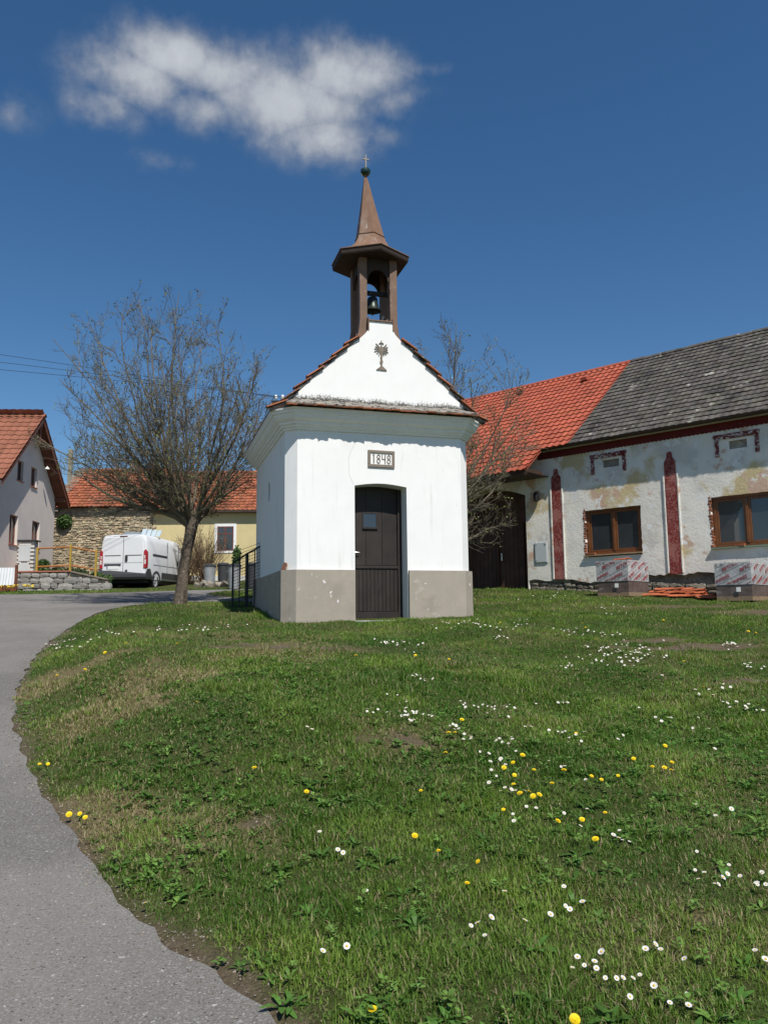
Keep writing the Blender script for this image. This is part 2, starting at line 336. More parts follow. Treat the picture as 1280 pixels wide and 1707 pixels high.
M_dkwood = pm('dark_brown_boards', (.024, .018, .015), .3, 3, .6, .4, 60, .003, .35, layers=(((.048, .039, .032), 9, .55, .75, 6, (6, 6, .4)),), orand=.18)
M_tile = pm('old_clay_tile', (.24, .10, .058), .3, 5, .85, .4, 40, .006, .2, vc=True, orand=.28, layers=(((.13, .105, .08), 6, .46, .62, 6), ((.40, .37, .32), 11, .62, .68, 4), ((.33, .12, .06), 3, .60, .70, 4)))
M_mortar = pm('lichened_mortar', (.26, .24, .21), .3, 12, .95, .8, 50, .02, .1, layers=(((.06, .058, .052), 9, .50, .58, 6), ((.50, .48, .42), 14, .62, .68, 5)))
M_paint = pm('taupe_paint', (.215, .18, .145), .08, 12, .85, .1, 60, .002, .2)
M_bell = pm('patinated_bronze', (.035, .045, .038), .3, 6, .4, .1, 30, .002, .5, metal=.6, layers=(((.10, .18, .14), 5, .55, .7, 5),))
M_ball = glossy('dark_green_glazed_metal', (.008, .03, .022), .12, .7)
M_pale = pm('pale_weathered_metal', (.24, .22, .19), .15, 20, .55, .1, 50, .002, .4)
M_steel = pm('brushed_steel', (.55, .55, .55), .08, 20, .3, 0, metal=.9)
M_stone = pm('grey_step_stone', (.34, .33, .31), .2, 8, .9, .4, 40, .01, .2)
M_glass = glossy('window_glass', (.025, .032, .04), .03, .9)
def lichen_foot(m, z0, z1):
    # black lichen growing up from the mortar fillet: its own ragged shape
    t = m.node_tree; N = t.nodes; L = t.links; P = N['Principled BSDF']; src = P.inputs['Base Color'].links[0].from_socket
    tc_ = N.new('ShaderNodeTexCoord'); sp_ = N.new('ShaderNodeSeparateXYZ'); L.new(tc_.outputs['Object'], sp_.inputs[0]); a = N.new('ShaderNodeMapRange'); L.new(sp_.outputs[2], a.inputs[0]); a.inputs[1].default_value = z1; a.inputs[2].default_value = z0; a.inputs[3].default_value = -.18; a.inputs[4].default_value = .42
    n = N.new('ShaderNodeTexNoise'); n.inputs['Scale'].default_value = 26; n.inputs['Detail'].default_value = 8; n.inputs['Roughness'].default_value = .75; L.new(tc_.outputs['Object'], n.inputs[0]); n2 = N.new('ShaderNodeTexNoise'); n2.inputs['Scale'].default_value = 3.2; L.new(tc_.outputs['Object'], n2.inputs[0])
    ad = N.new('ShaderNodeMath'); L.new(a.outputs[0], ad.inputs[0]); L.new(n.outputs[0], ad.inputs[1]); ad2 = N.new('ShaderNodeMath'); ad2.operation = 'MULTIPLY_ADD'; L.new(n2.outputs[0], ad2.inputs[0]); ad2.inputs[1].default_value = .35; L.new(ad.outputs[0], ad2.inputs[2])
    q = N.new('ShaderNodeMapRange'); L.new(ad2.outputs[0], q.inputs[0]); q.inputs[1].default_value = .74; q.inputs[2].default_value = .92
    mx = N.new('ShaderNodeMix'); mx.data_type = 'RGBA'; L.new(q.outputs[0], mx.inputs[0]); L.new(src, mx.inputs[6]); mx.inputs[7].default_value = (.085, .078, .066, 1); L.new(mx.outputs[2], P.inputs['Base Color'])
lichen_foot(M_gable, 4.10, 4.36)
CH_YAW = R(16.5)
chapel = tag(empty('chapel', (-.066, 15.0, 1.55), CH_YAW), 'small white village chapel with brown bell turret and taupe plinth', 'chapel')
XL, XR, CC, YB = -1.60, 1.655, .20, 4.25
FOOT = [(XL, 0), (XR, 0), (XR + CC, CC), (XR + CC, YB), (XR - .75, YB + 1.15), (XL + .75, YB + 1.15), (XL - CC, YB), (XL - CC, CC)]   # counter-clockwise from front left
def offset(poly, d):
    out = []; n = len(poly)
    for i in range(n):
        p0, p1, p2 = Vector(poly[i - 1]), Vector(poly[i]), Vector(poly[(i + 1) % n]); a = (p1 - p0).normalized(); b = (p2 - p1).normalized()
        na = Vector((a.y, -a.x)); nb_ = Vector((b.y, -b.x)); m_ = (na + nb_).normalized(); out.append(tuple(p1 + m_ * d / max(.3, m_.dot(na))))
    return out
def ring(d, z): return [(p[0], p[1], z) for p in offset(FOOT, d)]
DX0, DX1, DSP, DTOP, DDEP = -.505, .525, 2.545, 2.60, .40
arch = [(DX0 + (DX1 - DX0) * k / 12, DSP + (DTOP - DSP) * math.sin(math.pi * k / 12)) for k in range(13)]
mb = MB()
ZT = 3.62
front = [(XL, -.4), (DX0, -.4)] + arch + [(DX1, -.4), (XR, -.4), (XR, ZT), (XL, ZT)]
mb.add([(x, 0, z) for x, z in front], [tuple(range(len(front)))])
loop = [(DX0, -.4)] + arch + [(DX1, -.4)]
mb.add([(x, 0, z) for x, z in loop] + [(x, DDEP, z) for x, z in loop], [(i, i + 1, len(loop) + i + 1, len(loop) + i) for i in range(len(loop) - 1)])
OVY, OVZ, OVA, OVB, NOV = 2.22, 2.72, .17, .205, 28       # oval niche in the left wall
for i in range(1, 8):
    p, q = FOOT[i], FOOT[(i + 1) % 8]
    if i == 6: continue
    mb.add([(p[0], p[1], -.6), (q[0], q[1], -.6), (q[0], q[1], ZT), (p[0], p[1], ZT)], [(0, 1, 2, 3)])
xw = XL - CC; y0, y1 = CC, YB
sq, ov = [], []
for k in range(NOV):
    a = 2 * math.pi * k / NOV; c_, s_ = math.cos(a), math.sin(a); ov.append((xw, OVY + OVA * c_, OVZ + OVB * s_))
    tx = ((y1 - OVY) if c_ > 0 else (OVY - y0)) / max(1e-6, abs(c_)); tz = ((ZT - OVZ) if s_ > 0 else (OVZ + .6)) / max(1e-6, abs(s_)); t = min(tx, tz); sq.append((xw, OVY + t * c_, OVZ + t * s_))
mb.add(ov + sq, [(k, (k + 1) % NOV, NOV + (k + 1) % NOV, NOV + k) for k in range(NOV)])
corners = [(xw, y0, -.6), (xw, y1, -.6), (xw, y1, ZT), (xw, y0, ZT)]
for cpt in corners:                                 # fill the four corners left by the radial fan
    best = sorted(range(NOV), key=lambda k: (Vector(sq[k]) - Vector(cpt)).length)[:2]; mb.add([cpt, sq[best[0]], sq[best[1]]], [(0, 1, 2)])
mb.add(ov + [(xw + .22, y, z) for _, y, z in ov], [(k, (k + 1) % NOV, NOV + (k + 1) % NOV, NOV + k) for k in range(NOV)])
wall = mb.build('wall', M_white, chapel, recalc=False)
mb = MB(); mb.add([(xw + .2, y, z) for _, y, z in ov], [tuple(range(NOV))]); mb.build('oval_window', M_glass, wall, recalc=False)
mb = MB()                                           # plinth, open at the door
PR = offset(FOOT, .065)
PZ1 = .945
path = [(DX0 - .012, PR[0][1])] + [PR[0]] + [PR[i] for i in (7, 6, 5, 4, 3, 2, 1)] + [(DX1 + .012, PR[1][1])]
inn = offset(FOOT, -.03); ipath = [(DX0 - .012, inn[0][1])] + [inn[0]] + [inn[i] for i in (7, 6, 5, 4, 3, 2, 1)] + [(DX1 + .012, inn[1][1])]
n = len(path)
for i in range(n - 1):
    a, b, c_, d_ = path[i], path[i + 1], ipath[i + 1], ipath[i]
    mb.add([(*a, -.6), (*b, -.6), (*b, PZ1), (*a, PZ1), (*c_, PZ1), (*d_, PZ1)], [(0, 1, 2, 3), (3, 2, 4, 5)])
for k in (0, n - 1):
    a, d_ = path[k], ipath[k]; mb.add([(*a, -.6), (*d_, -.6), (*d_, PZ1), (*a, PZ1)], [(0, 1, 2, 3)])
mb.build('plinth', M_plinth, chapel)
mb = MB()                                           # moulded cornice
mb.loft([ring(d, z) for d, z in [(-.05, 3.56), (.035, 3.565), (.045, 3.60), (.075, 3.612), (.085, 3.645), (.12, 3.66), (.125, 3.70), (.16, 3.72), (.195, 3.755), (.22, 3.80), (.225, 3.83), (.255, 3.84), (.262, 3.885), (.285, 3.90), (.29, 3.93), (-.05, 3.94)]], cap=False)
mb.build('cornice', M_white, chapel)
GC = .045
HP = [(.235, 5.82), (.262, 5.64), (.31, 5.565), (.40, 5.475), (.56, 5.33), (.86, 5.04), (1.14, 4.78), (1.41, 4.52), (1.69, 4.23), (1.75, 4.12)]
mb = MB()
gp = [(GC - x, z) for x, z in HP[::-1]] + [(GC + x, z) for x, z in HP]
gp = [(GC - 1.76, 3.9)] + gp + [(GC + 1.76, 3.9)]
mb.prism(gp[::-1], -.002, .33); mb.build('gable', M_gable, chapel)
# pent of mortar and tiles along the foot of the gable
mb = MB(); NP = 60; rng = random.Random(5)
f0 = offset(FOOT, .335); f1 = offset(FOOT, -.02)
def along(a, b, n): return [(a[0] + (b[0] - a[0]) * k / n, a[1] + (b[1] - a[1]) * k / n) for k in range(n + 1)]
lo = along((f0[0][0] - .16, .2), (f0[0][0] - .14, f0[0][1]), 6)[:-1] + along((f0[0][0] - .13, f0[0][1]), (f0[1][0] + .13, f0[1][1]), NP) + along((f0[1][0] + .14, f0[1][1]), (f0[1][0] + .16, .2), 6)[1:]
hi = along((XL - CC, .25), (XL, -.01), 6)[:-1] + along((XL, -.01), (XR, -.01), NP) + along((XR, -.01), (XR + CC, .25), 6)[1:]
pts = []
for (a, b) in zip(lo, hi):
    z1 = 4.155 + rng.uniform(-.012, .02); w = rng.uniform(-.012, .012)
    pts.append([(a[0], a[1] + w, 3.985), (a[0], a[1] + w, 4.0 + rng.uniform(-.004, .01)), ((a[0] + b[0]) / 2, (a[1] + b[1]) / 2, 4.085 + rng.uniform(-.01, .012)), (b[0], b[1], z1), (b[0], b[1] + .2, z1), (b[0], b[1] + .2, 3.945), (a[0], a[1] + .03, 3.975)])
mb.loft(pts, cap=True, closed=True)
mb.build('mortar_pent', M_mortar, chapel, smooth=True)
def slab_mesh(name, w, l, t, mat_, curve=0.0, seed=0):
    """one clay tile: width x, length y, thickness z, softly curved and chipped"""
    r = random.Random(seed); b = MB(); N_ = 5; top, bot = [], []
    for j in range(3):
        for i in range(N_):
            u = i / (N_ - 1) - .5; zc = curve * (1 - 4 * u * u); yy = l * (j / 2 - .5) + (r.uniform(-.012, .012) if j == 0 else 0)
            top.append((u * w, yy, zc + t / 2)); bot.append((u * w, yy, zc - t / 2))
    o_ = len(top); fs = []
    for j in range(2):
        for i in range(N_ - 1):
            q = (j * N_ + i, j * N_ + i + 1, (j + 1) * N_ + i + 1, (j + 1) * N_ + i); fs += [q, tuple(o_ + k for k in q[::-1])]
    for i in range(N_ - 1): fs += [(i, o_ + i, o_ + i + 1, i + 1), (2 * N_ + i, 2 * N_ + i + 1, o_ + 2 * N_ + i + 1, o_ + 2 * N_ + i)]
    for j in range(2): fs += [(j * N_, (j + 1) * N_, o_ + (j + 1) * N_, o_ + j * N_), (j * N_ + N_ - 1, o_ + j * N_ + N_ - 1, o_ + (j + 1) * N_ + N_ - 1, (j + 1) * N_ + N_ - 1)]
    b.add(top + bot, fs); return b.mesh(name, mat_, vcol=True)
TL = [slab_mesh('tile', .19, .34, .017, M_tile, .006, s) for s in range(4)]
M_tile2 = pm('orange_clay_drip_tile', (.37, .135, .07), .25, 5, .85, .4, 40, .006, .2, vc=True, orand=.3, layers=(((.16, .12, .09), 6, .54, .66, 6),))
TL2 = [slab_mesh('tile', .19, .34, .017, M_tile2, .006, s + 20) for s in range(4)]
roof = MB()
RPF = [(x + .012, z + .012) for x, z in HP if z < 5.6] + [(2.03, 3.975)]
YF, YH = .02, 3.75
rings = []
for yv, k in ((YF, 1.0), (YH, 1.0)):
    rings.append([(GC - x, yv, z) for x, z in RPF[::-1]] + [(GC + x, yv, z) for x, z in RPF])
bk = []
for x, z in rings[1] and [(p[0], p[2]) for p in rings[1]]:
    dz = (z - 3.985) / (RPF[0][1] - 3.985); bk.append((GC + (x - GC) * (1 - .55 * (1 - dz) * .9), YH + (1 - dz) * (YB + 1.15 + .33 - YH), z))
rings.append(bk)
roof.loft(rings, cap=True, closed=True); roof = roof.build('roof', M_tile, chapel, vcol=True)
mbs = MB(); seg = RPF[1:]
# arc-length courses down each side
def course_pts(step):
    out = []; pl = [Vector(p) for p in seg]; acc = 0; nxt = .02
    for a, b in zip(pl[:-1], pl[1:]):
        l = (b - a).length
        while nxt <= acc + l: t = (nxt - acc) / l; out.append((a.lerp(b, t), (b - a).normalized())); nxt += step
        acc += l
    return out
cps = course_pts(.205)
for side in (-1, 1):
    for ci, (p, d) in enumerate(cps):
        ang = math.atan2(-d.y, d.x)
        for k in range(1, 20):
            yv = -.03 + .1 + k * .195 + (ci % 2) * .09
            if yv > YH + .05: continue
            c_, s_ = d.x, d.y
            cx, cz = p.x + c_ * .10, p.y + s_ * .10 + .026
            q = rng.uniform(.6, 1.15); lift = .016
            vs = []
            for (l, w) in ((-.16, -.095), (.17, -.095), (.17, .095), (-.16, .095)):
                for tt in (-.009, .009):
                    nx_, nz_ = -s_, c_
                    vs.append((GC + side * (cx + c_ * l + nx_ * (tt + (lift if l > 0 else -.004))), yv + w, cz + s_ * l + nz_ * (tt + (lift if l > 0 else -.004))))
            mbs.add(vs, [(0, 2, 4, 6), (1, 7, 5, 3), (0, 1, 3, 2), (2, 3, 5, 4), (4, 5, 7, 6), (6, 7, 1, 0)], 0, (q, q, q))
    # verge tiles on the gable edge: one object each, lapping in visible steps over a ragged mortar bed
    bed = MB()
    for ci, (p, d) in enumerate(course_pts(.335)):
        o = inst((TL2 if (ci * 5 + side) % 3 else TL)[ci % 4], 'tile', roof)
        c0 = Vector((p.x + d.x * .17, p.y + d.y * .17)); nrm = Vector((-d.y, d.x)); c0 = c0 + nrm * .052
        o.location = (GC + side * c0.x, .035 + rng.uniform(-.02, .015), c0.y)
        X = Vector((0, 1, 0)); Y = (Vector((side * -d.x, 0, -d.y)) - Vector((side * nrm.x, 0, nrm.y)) * (.15 + rng.uniform(-.03, .03))).normalized(); Z = X.cross(Y).normalized()
        if Z.z < 0: X = -X; Z = -Z
        o.rotation_euler = Matrix((X, Y, Z)).transposed().to_euler(); o.scale = (1.05 + rng.uniform(-.05, .1), 1.16 + rng.uniform(-.05, .05), 1.35)
        for (l0, l1, h) in ((.02, .17, .020), (.15, .34, .045)):
            q = [p + d * l0 - nrm * .012, p + d * l1 - nrm * .012, p + d * l1 + nrm * (h + rng.uniform(-.01, .01)), p + d * l0 + nrm * (h * .6)]
            bed.prism([(GC + side * w_.x, w_.y) for w_ in q], -.012 - rng.uniform(0, .008), .10)
    bed.build('mortar_bed', M_mortar, roof)
o = mbs.build('roof_tiles', M_tile, roof, vcol=True); o['kind'] = 'stuff'
# drip tiles of the pent: each its own piece
pent = [c for c in chapel.children if c.name.startswith('mortar_pent')][0]
for a, b, outn in (((f0[0][0] - .13, f0[0][1]), (f0[1][0] + .13, f0[1][1]), Vector((0, -1))),):
    L_ = (Vector(b) - Vector(a)).length; nn = max(1, round(L_ / .185))
    for k in range(nn):
        p = Vector(a).lerp(Vector(b), (k + .5) / nn); q = p - outn * (.095 + rng.uniform(-.015, .015))
        o = inst((TL2 if 5 < k < 14 or k % 3 == 0 else TL)[(k * 3 + 1) % 4], 'tile', pent, (q.x, q.y, 3.972 + (.006 if k % 2 else 0) + rng.uniform(-.003, .003)), (0, 0, 0))
        o.rotation_euler = Matrix.Rotation(math.atan2(outn.y, outn.x) + math.pi / 2 + rng.uniform(-.06, .06), 4, 'Z').to_euler()
        o.rotation_euler.x = R(8) + rng.uniform(-.04, .04); o.scale = ((L_ / nn) / .19 * 1.06, rng.uniform(.9, 1.0), 1.2)
# left and right eaves: two rows of drip tiles along the sides
for side in (-1, 1):
    for k in range(19):
        o = inst(TL[k % 4], 'tile', roof, (GC + side * 1.925, .24 + k * .195, 4.0 + rng.uniform(-.006, .006)), (R(20), 0, R(90) * side), (1.03, .86, 1.2)); o.rotation_euler.z += rng.uniform(-.05, .05)
# door: boarded leaf deep in the opening
door = empty('door', (0, 0, 0)); door.parent = chapel
DY = .36
mb = MB(); dl = [(DX0 + .0, -.02)] + [(x, z + 0) for x, z in arch] + [(DX1, -.02)]
mb.prism(dl[::-1], DY + .02, DY + .05); mb.build('door_leaf', M_dkwood, door)
for k, (a, b) in enumerate(((DX0 + .01, -.20), (-.195, .125), (.13, .43))):
    mb = MB(); mb.box(a, b, DY, DY + .019, 1.06, 2.52); mb.build('upper_board', M_dkwood, door, bevel=.003)
nb_ = 12
for k in range(nb_):
    a = DX0 + .01 + k * (.935 / nb_); mb = MB(); mb.box(a, a + .935 / nb_ - .006, DY, DY + .019, .18, 1.0); mb.build('lower_board', M_dkwood, door, bevel=.003)
mb = MB(); mb.box(DX0 + .005, .44, DY - .022, DY + .018, 1.0, 1.05); mb.build('middle_rail', M_dkwood, door, bevel=.004)
mb = MB(); mb.box(DX0 + .005, .44, DY - .018, DY + .018, .03, .17); mb.build('bottom_rail', M_dkwood, door, bevel=.004)
mb = MB(); mb.box(.44, DX1 - .004, DY - .03, DY + .018, -.02, 2.53); mb.build('door_frame', M_dkwood, door, bevel=.004)
mb = MB()
wx0, wx1, wz0, wz1 = -.245, .01, 1.80, 2.06
mb.box(wx0, wx1, DY - .012, DY - .004, wz0, wz1); gl = mb.build('door_pane', M_glass, door)
gl.rotation_euler = (0, 0, 0)
mb = MB(); mb.box(wx0 - .02, wx1 + .03, DY - .035, DY, wz0 - .035, wz0 - .003); mb.box(wx0 - .018, wx0 - .001, DY - .02, DY, wz0, wz1); mb.box(wx1 + .001, wx1 + .018, DY - .02, DY, wz0, wz1); mb.box(wx0 - .018, wx1 + .018, DY - .02, DY, wz1 + .001, wz1 + .018); mb.build('pane_surround', M_dkwood, gl)
mb = MB(); mb.tube([(DX0 + .05, DY - .002, 1.30), (DX0 + .05, DY - .05, 1.30)], .009, 8); mb.tube([(DX0 + .045, DY - .05, 1.302), (DX0 + .10, DY - .055, 1.304), (DX0 + .17, DY - .05, 1.30)], .009, 8); mb.build('door_handle', M_steel, door, smooth=True)
mb = MB(); mb.box(DX0 + .03, DX0 + .075, DY - .008, DY, 1.12, 1.36); mb.build('lock_plate', pm('black_iron', (.02, .02, .022), .2, 9, .5, .1), door, bevel=.003)
mb = MB(); mb.box(DX0 - .05, DX1 + .06, -.16, DDEP - .01, -.3, .012); mb.build('door_step', M_stone, chapel, bevel=.012)
# date plate 1848
plate = empty('date_plate', (.022, 0, 3.076)); plate.parent = chapel; plate.rotation_euler = (0, R(.6), 0)
mb = MB(); mb.box(-.222, .222, -.012, .0, -.118, .118); mb.build('plate_field', M_white, plate)
mb = MB()
for (a, b, c_, d_) in ((-.265, .265, .110, .165), (-.265, .265, -.165, -.108), (-.265, -.214, -.108, .110), (.214, .265, -.108, .110)):
    mb.box(a, b, -.03, .0, c_, d_)
mb.build('plate_frame', M_paint, plate, bevel=.006)
def stroke(mb_, pts, w=.0085, y=-.0215, close=False):
    pts = [Vector(p) for p in pts]; n = len(pts); L1, L2 = [], []
    for i, p in enumerate(pts):
        a = pts[(i - 1) % n] if (close or i > 0) else p; b = pts[(i + 1) % n] if (close or i < n - 1) else p
        t = (b - a).normalized(); nn = Vector((-t.y, t.x)) * w; L1.append(p + nn); L2.append(p - nn)
    m_ = n if close else n - 1
    vs = [(p.x, y, p.y) for p in L1] + [(p.x, y, p.y) for p in L2] + [(p.x, -.011, p.y) for p in L1] + [(p.x, -.011, p.y) for p in L2]; fs = []
    for i in range(m_):
        j = (i + 1) % n; fs += [(i, j, n + j, n + i), (i, 2 * n + i, 2 * n + j, j), (n + i, n + j, 3 * n + j, 3 * n + i)]
    mb_.add(vs, fs)
circ = lambda cx, cz, a, b: [(cx + a * math.cos(2 * math.pi * k / 18), cz + b * math.sin(2 * math.pi * k / 18)) for k in range(18)]
for ch, cx in (('1', -.15), ('8', -.055), ('4', .05), ('8', .15)):
    mb = MB()
    if ch == '1': stroke(mb, [(cx, -.085), (cx, .085)], .0105); stroke(mb, [(cx - .018, .07), (cx, .085)], .007)
    if ch == '8': stroke(mb, circ(cx, .042, .027, .036), close=True); stroke(mb, circ(cx, -.042, .029, .040), close=True)
    if ch == '4': stroke(mb, [(cx - .032, .085), (cx - .034, .0), (cx + .032, -.004)], .009); stroke(mb, [(cx + .026, .085), (cx + .026, -.088)], .0095)
    mb.build('digit', M_paint, plate)
# hairline crack in the limewash above the door
mb = MB(); ck = [(-.46, 3.46), (-.50, 3.34), (-.585, 3.18), (-.625, 3.02), (-.61, 2.90), (-.62, 2.78), (-.57, 2.66), (-.525, 2.56)]
for (a, b) in zip(ck[:-1], ck[1:]):
    mb.add([(a[0] - .0022, -.0015, a[1]), (a[0] + .0022, -.0015, a[1]), (b[0] + .0022, -.0015, b[1]), (b[0] - .0022, -.0015, b[1])], [(0, 1, 2, 3)])
mb.build('hairline_crack', pm('crack_grey', (.40, .39, .37), .1, 9, .95, 0), wall, recalc=False)
# painted relief of a monstrance on the gable
mb = MB(); MC, MZ = .047, 5.262
def disc(cx, cz, r, n=20, y=-.017): mb.prism([(cx + r * math.cos(2 * math.pi * k / n), cz + r * math.sin(2 * math.pi * k / n)) for k in range(n)], y, -.001)
disc(MC, MZ, .056)
for k in range(16):
    a = math.pi / 2 + 2 * math.pi * (k + .5) / 16 if False else math.pi / 2 + 2 * math.pi * k / 16
    if k in (0, 1, 8, 15): continue
    ca, sa = math.cos(a), math.sin(a); l = .142 + .01 * ((k * 7) % 3 - 1); w = .007
    mb.prism([(MC + ca * .05 - sa * .007, MZ + sa * .05 + ca * .007), (MC + ca * .05 + sa * .007, MZ + sa * .05 - ca * .007), (MC + ca * l + sa * w, MZ + sa * l - ca * w), (MC + ca * l - sa * w, MZ + sa * l + ca * w)], -.016 - .0004 * k, -.001)
st = [(.019, 5.20), (.015, 5.13), (.024, 5.10), (.014, 5.075), (.014, 5.05), (.03, 5.02), (.03, 5.0), (.014, 4.965), (.013, 4.92)]
mb.prism([(MC - w, z) for w, z in st] + [(MC + w, z) for w, z in st[::-1]], -.024, -.001)
mb.prism([(MC - .105, 4.845), (MC + .105, 4.84), (MC + .002, 4.935)], -.025, -.001)
mb.prism([(MC - .007, 5.31), (MC + .007, 5.31), (MC + .007, 5.43), (MC, 5.445), (MC - .007, 5.43)], -.0245, -.001)
mb.prism([(MC - .05, 5.375), (MC - .03, 5.392), (MC, 5.402), (MC + .03, 5.392), (MC + .05, 5.375), (MC + .04, 5.37), (MC + .02, 5.385), (MC, 5.389), (MC - .02, 5.385), (MC - .04, 5.37)], -.0235, -.001)
mb.build('monstrance_relief', M_paint, chapel)
# ---- bell turret
TX, TY, TW = .03, .47, .385                        # centre and half width of the square lantern
tur = empty('bell_turret', (0, 0, 0)); tur.parent = chapel
pw = .15
for (sx_, sy_) in ((-1, -1), (1, -1), (1, 1), (-1, 1)):
    mb = MB(); cx, cy = TX + sx_ * (TW - pw / 2), TY + sy_ * (TW - pw / 2); h = pw / 2
    rings = []
    for z, e in ((5.2, .19), (5.42, .085), (5.62, .03), (5.88, 0.0), (7.2, 0.0)):
        xo = sx_ * e; yo = max(0, sy_) * e * .6
        rings.append([(cx - h + min(xo, 0), cy - h + min(yo, 0), z), (cx + h + max(xo, 0), cy - h + min(yo, 0), z), (cx + h + max(xo, 0), cy + h + max(yo, 0), z), (cx - h + min(xo, 0), cy + h + max(yo, 0), z)])
    mb.loft(rings); mb.build('post', M_brown, tur, bevel=.006)
for ang in range(4):                                # arched header and skirt panel on each side
    T = Matrix.Translation((TX, TY, 0)) @ Matrix.Rotation(ang * math.pi / 2, 4, 'Z')
    w = TW - pw + .002; poly = [(-w, 7.2), (-w, 6.72)] + [(-(w - .035) * math.cos(math.pi * k / 12), 6.72 + .23 * math.sin(math.pi * k / 12)) for k in range(13)] + [(w, 6.72), (w, 7.2)]
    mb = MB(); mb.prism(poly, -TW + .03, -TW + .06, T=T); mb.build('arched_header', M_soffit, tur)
    mb = MB(); mb.box(-w - .02, w + .02, -TW + .035, -TW + .075, 5.3, 5.84 if ang == 0 else 5.62, T=T); mb.build('skirt_panel', M_brown, tur)
mb = MB(); mb.box(-.245 + GC, .245 + GC, -.03, .36, 5.822, 5.85); mb.box(GC - .262, GC - .24, -.02, .30, 5.63, 5.90); mb.box(GC + .24, GC + .262, -.02, .30, 5.66, 5.90); mb.build('neck_flashing', M_brown, tur, bevel=.004)
HX, HY = -.035, .47
def hexr(r, z, dx=0.0): return [(HX + dx + r * math.sin(math.pi * k / 3), HY - r * math.cos(math.pi * k / 3), z) for k in range(6)]
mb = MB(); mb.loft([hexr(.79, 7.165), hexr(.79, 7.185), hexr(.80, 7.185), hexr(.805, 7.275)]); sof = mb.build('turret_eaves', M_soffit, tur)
mb = MB(); mb.loft([hexr(.825, 7.277), hexr(.825, 7.292), hexr(.66, 7.362), hexr(.52, 7.435), hexr(.41, 7.54), hexr(.34, 7.66), hexr(.308, 7.75, .0), hexr(.322, 7.765)], cap=True); mb.build('flared_roof', M_spire, tur)
mb = MB(); mb.loft([hexr(.296, 7.74), hexr(.298, 7.79), hexr(.175, 8.38, -.035), hexr(.075, 8.90, -.068), hexr(.062, 8.96, -.07), hexr(.050, 9.03, -.075), hexr(.034, 9.08, -.078)]); mb.build('spire', M_spire, tur)
FX = HX - .08
mb = MB(); mb.lathe([(.03, 9.06), (.03, 9.12), (.045, 9.13), (.045, 9.145), (.02, 9.15)], 10, (FX, HY, 0)); mb.build('finial_neck', M_brown, tur, smooth=True)
mb = MB(); mb.lathe([(.02, 9.12), (.07, 9.145), (.105, 9.185), (.112, 9.225), (.10, 9.265), (.06, 9.30), (.018, 9.315)], 8, (FX, HY, 0), ph=.2); mb.build('finial_ball', M_ball, tur)
mb = MB()
for (x0, x1, z0, z1) in ((-.014, .014, 9.30, 9.60), (-.068, -.0142, 9.49, 9.517), (.0142, .068, 9.49, 9.517)): mb.box(x0, x1, -.012, .012, z0, z1, T=Matrix.Translation((FX + .008, HY, 0)) @ Matrix.Rotation(R(-2), 4, 'Z'))
mb.build('cross', M_pale, tur, bevel=.003)
# bell hangs in the turret
bl = MB(); bl.lathe([(.0, .30), (.03, .30), (.085, .285), (.105, .25), (.112, .17), (.125, .09), (.155, .03), (.178, 0.0), (.165, -.004), (.12, .07), (.09, .2), (0, .26)], 24, cap=False)
bell = bl.build('bell', M_bell, None, smooth=True); bell.matrix_world = chapel.matrix_basis @ Matrix.Translation((TX - .03, TY - .04, 6.20)); tag(bell, 'small dark bronze bell hanging inside the brown chapel turret', 'bell')
mb = MB(); mb.lathe([(.0, .05), (.008, .05), (.009, -.04), (.02, -.055), (.018, -.08), (0, -.085)], 10, cap=False); mb.build('clapper', M_bell, bell, smooth=True)
mb = MB(); mb.box(-.30, .34, -.03, .03, .33, .42); mb.box(-.02, .02, -.02, .02, .285, .34); mb.build('headstock', M_dkwood, bell, bevel=.006)
# broken tile on the plinth corner
mb = MB(); q = [(-.085, 0), (.07, 0), (.085, .05), (.05, .13), (-.02, .15), (-.075, .08)]; mb.prism(q, 0, .016)
o = mb.build('tile_shard', M_tile, None, bevel=.003, vcol=True); o.matrix_world = chapel.matrix_basis @ Matrix.Translation((XL - CC - .02, .15, PZ1 + .002)) @ Matrix.Rotation(R(-62), 4, 'Z') @ Matrix.Rotation(R(-14), 4, 'X'); tag(o, 'broken terracotta tile shard leaning on the chapel plinth corner', 'tile shard')
# ------------------------------------------------------------------ farmhouse on the right
M_plaster = pm('old_patched_plaster', (.80, .765, .69), .08, 1.3, .92, .38, 17, .022, .15, layers=(((.64, .61, .56), 1.1, .50, .64, 8), ((.60, .49, .28), .8, .52, .62, 8), ((.60, .42, .31), 1.4, .575, .64, 8), ((.80, .79, .76), 2.6, .58, .64, 7), ((.34, .32, .29), 9, .68, .72, 5)))
M_oxred = pm('peeling_oxblood_paint', (.20, .030, .026), .2, 6, .85, .6, 40, .01, .2, layers=(((.34, .12, .10), 2.2, .46, .60, 6), ((.40, .21, .18), 20, .47, .70, 7), ((.60, .50, .46), 34, .60, .72, 7)))
M_oxfresh = pm('oxblood_paint', (.12, .02, .02), .2, 6, .85, .4, 40, .008, .2, layers=(((.40, .30, .27), 16, .68, .72, 6),))
M_hood = pm('peeling_hood_paint', (.15, .025, .025), .2, 6, .85, .6, 40, .01, .2, layers=(((.34, .20, .18), 9, .48, .66, 7), ((.64, .60, .56), 16, .50, .64, 8)))
M_cream = pm('cream_cornice', (.50, .47, .40), .1, 3, .9, .3, 40, .006, .2, layers=(((.35, .32, .27), 4, .58, .7, 6),))
M_gutter = pm('brown_gutter', (.055, .032, .022), .2, 5, .5, .05, 30, .003, .4)
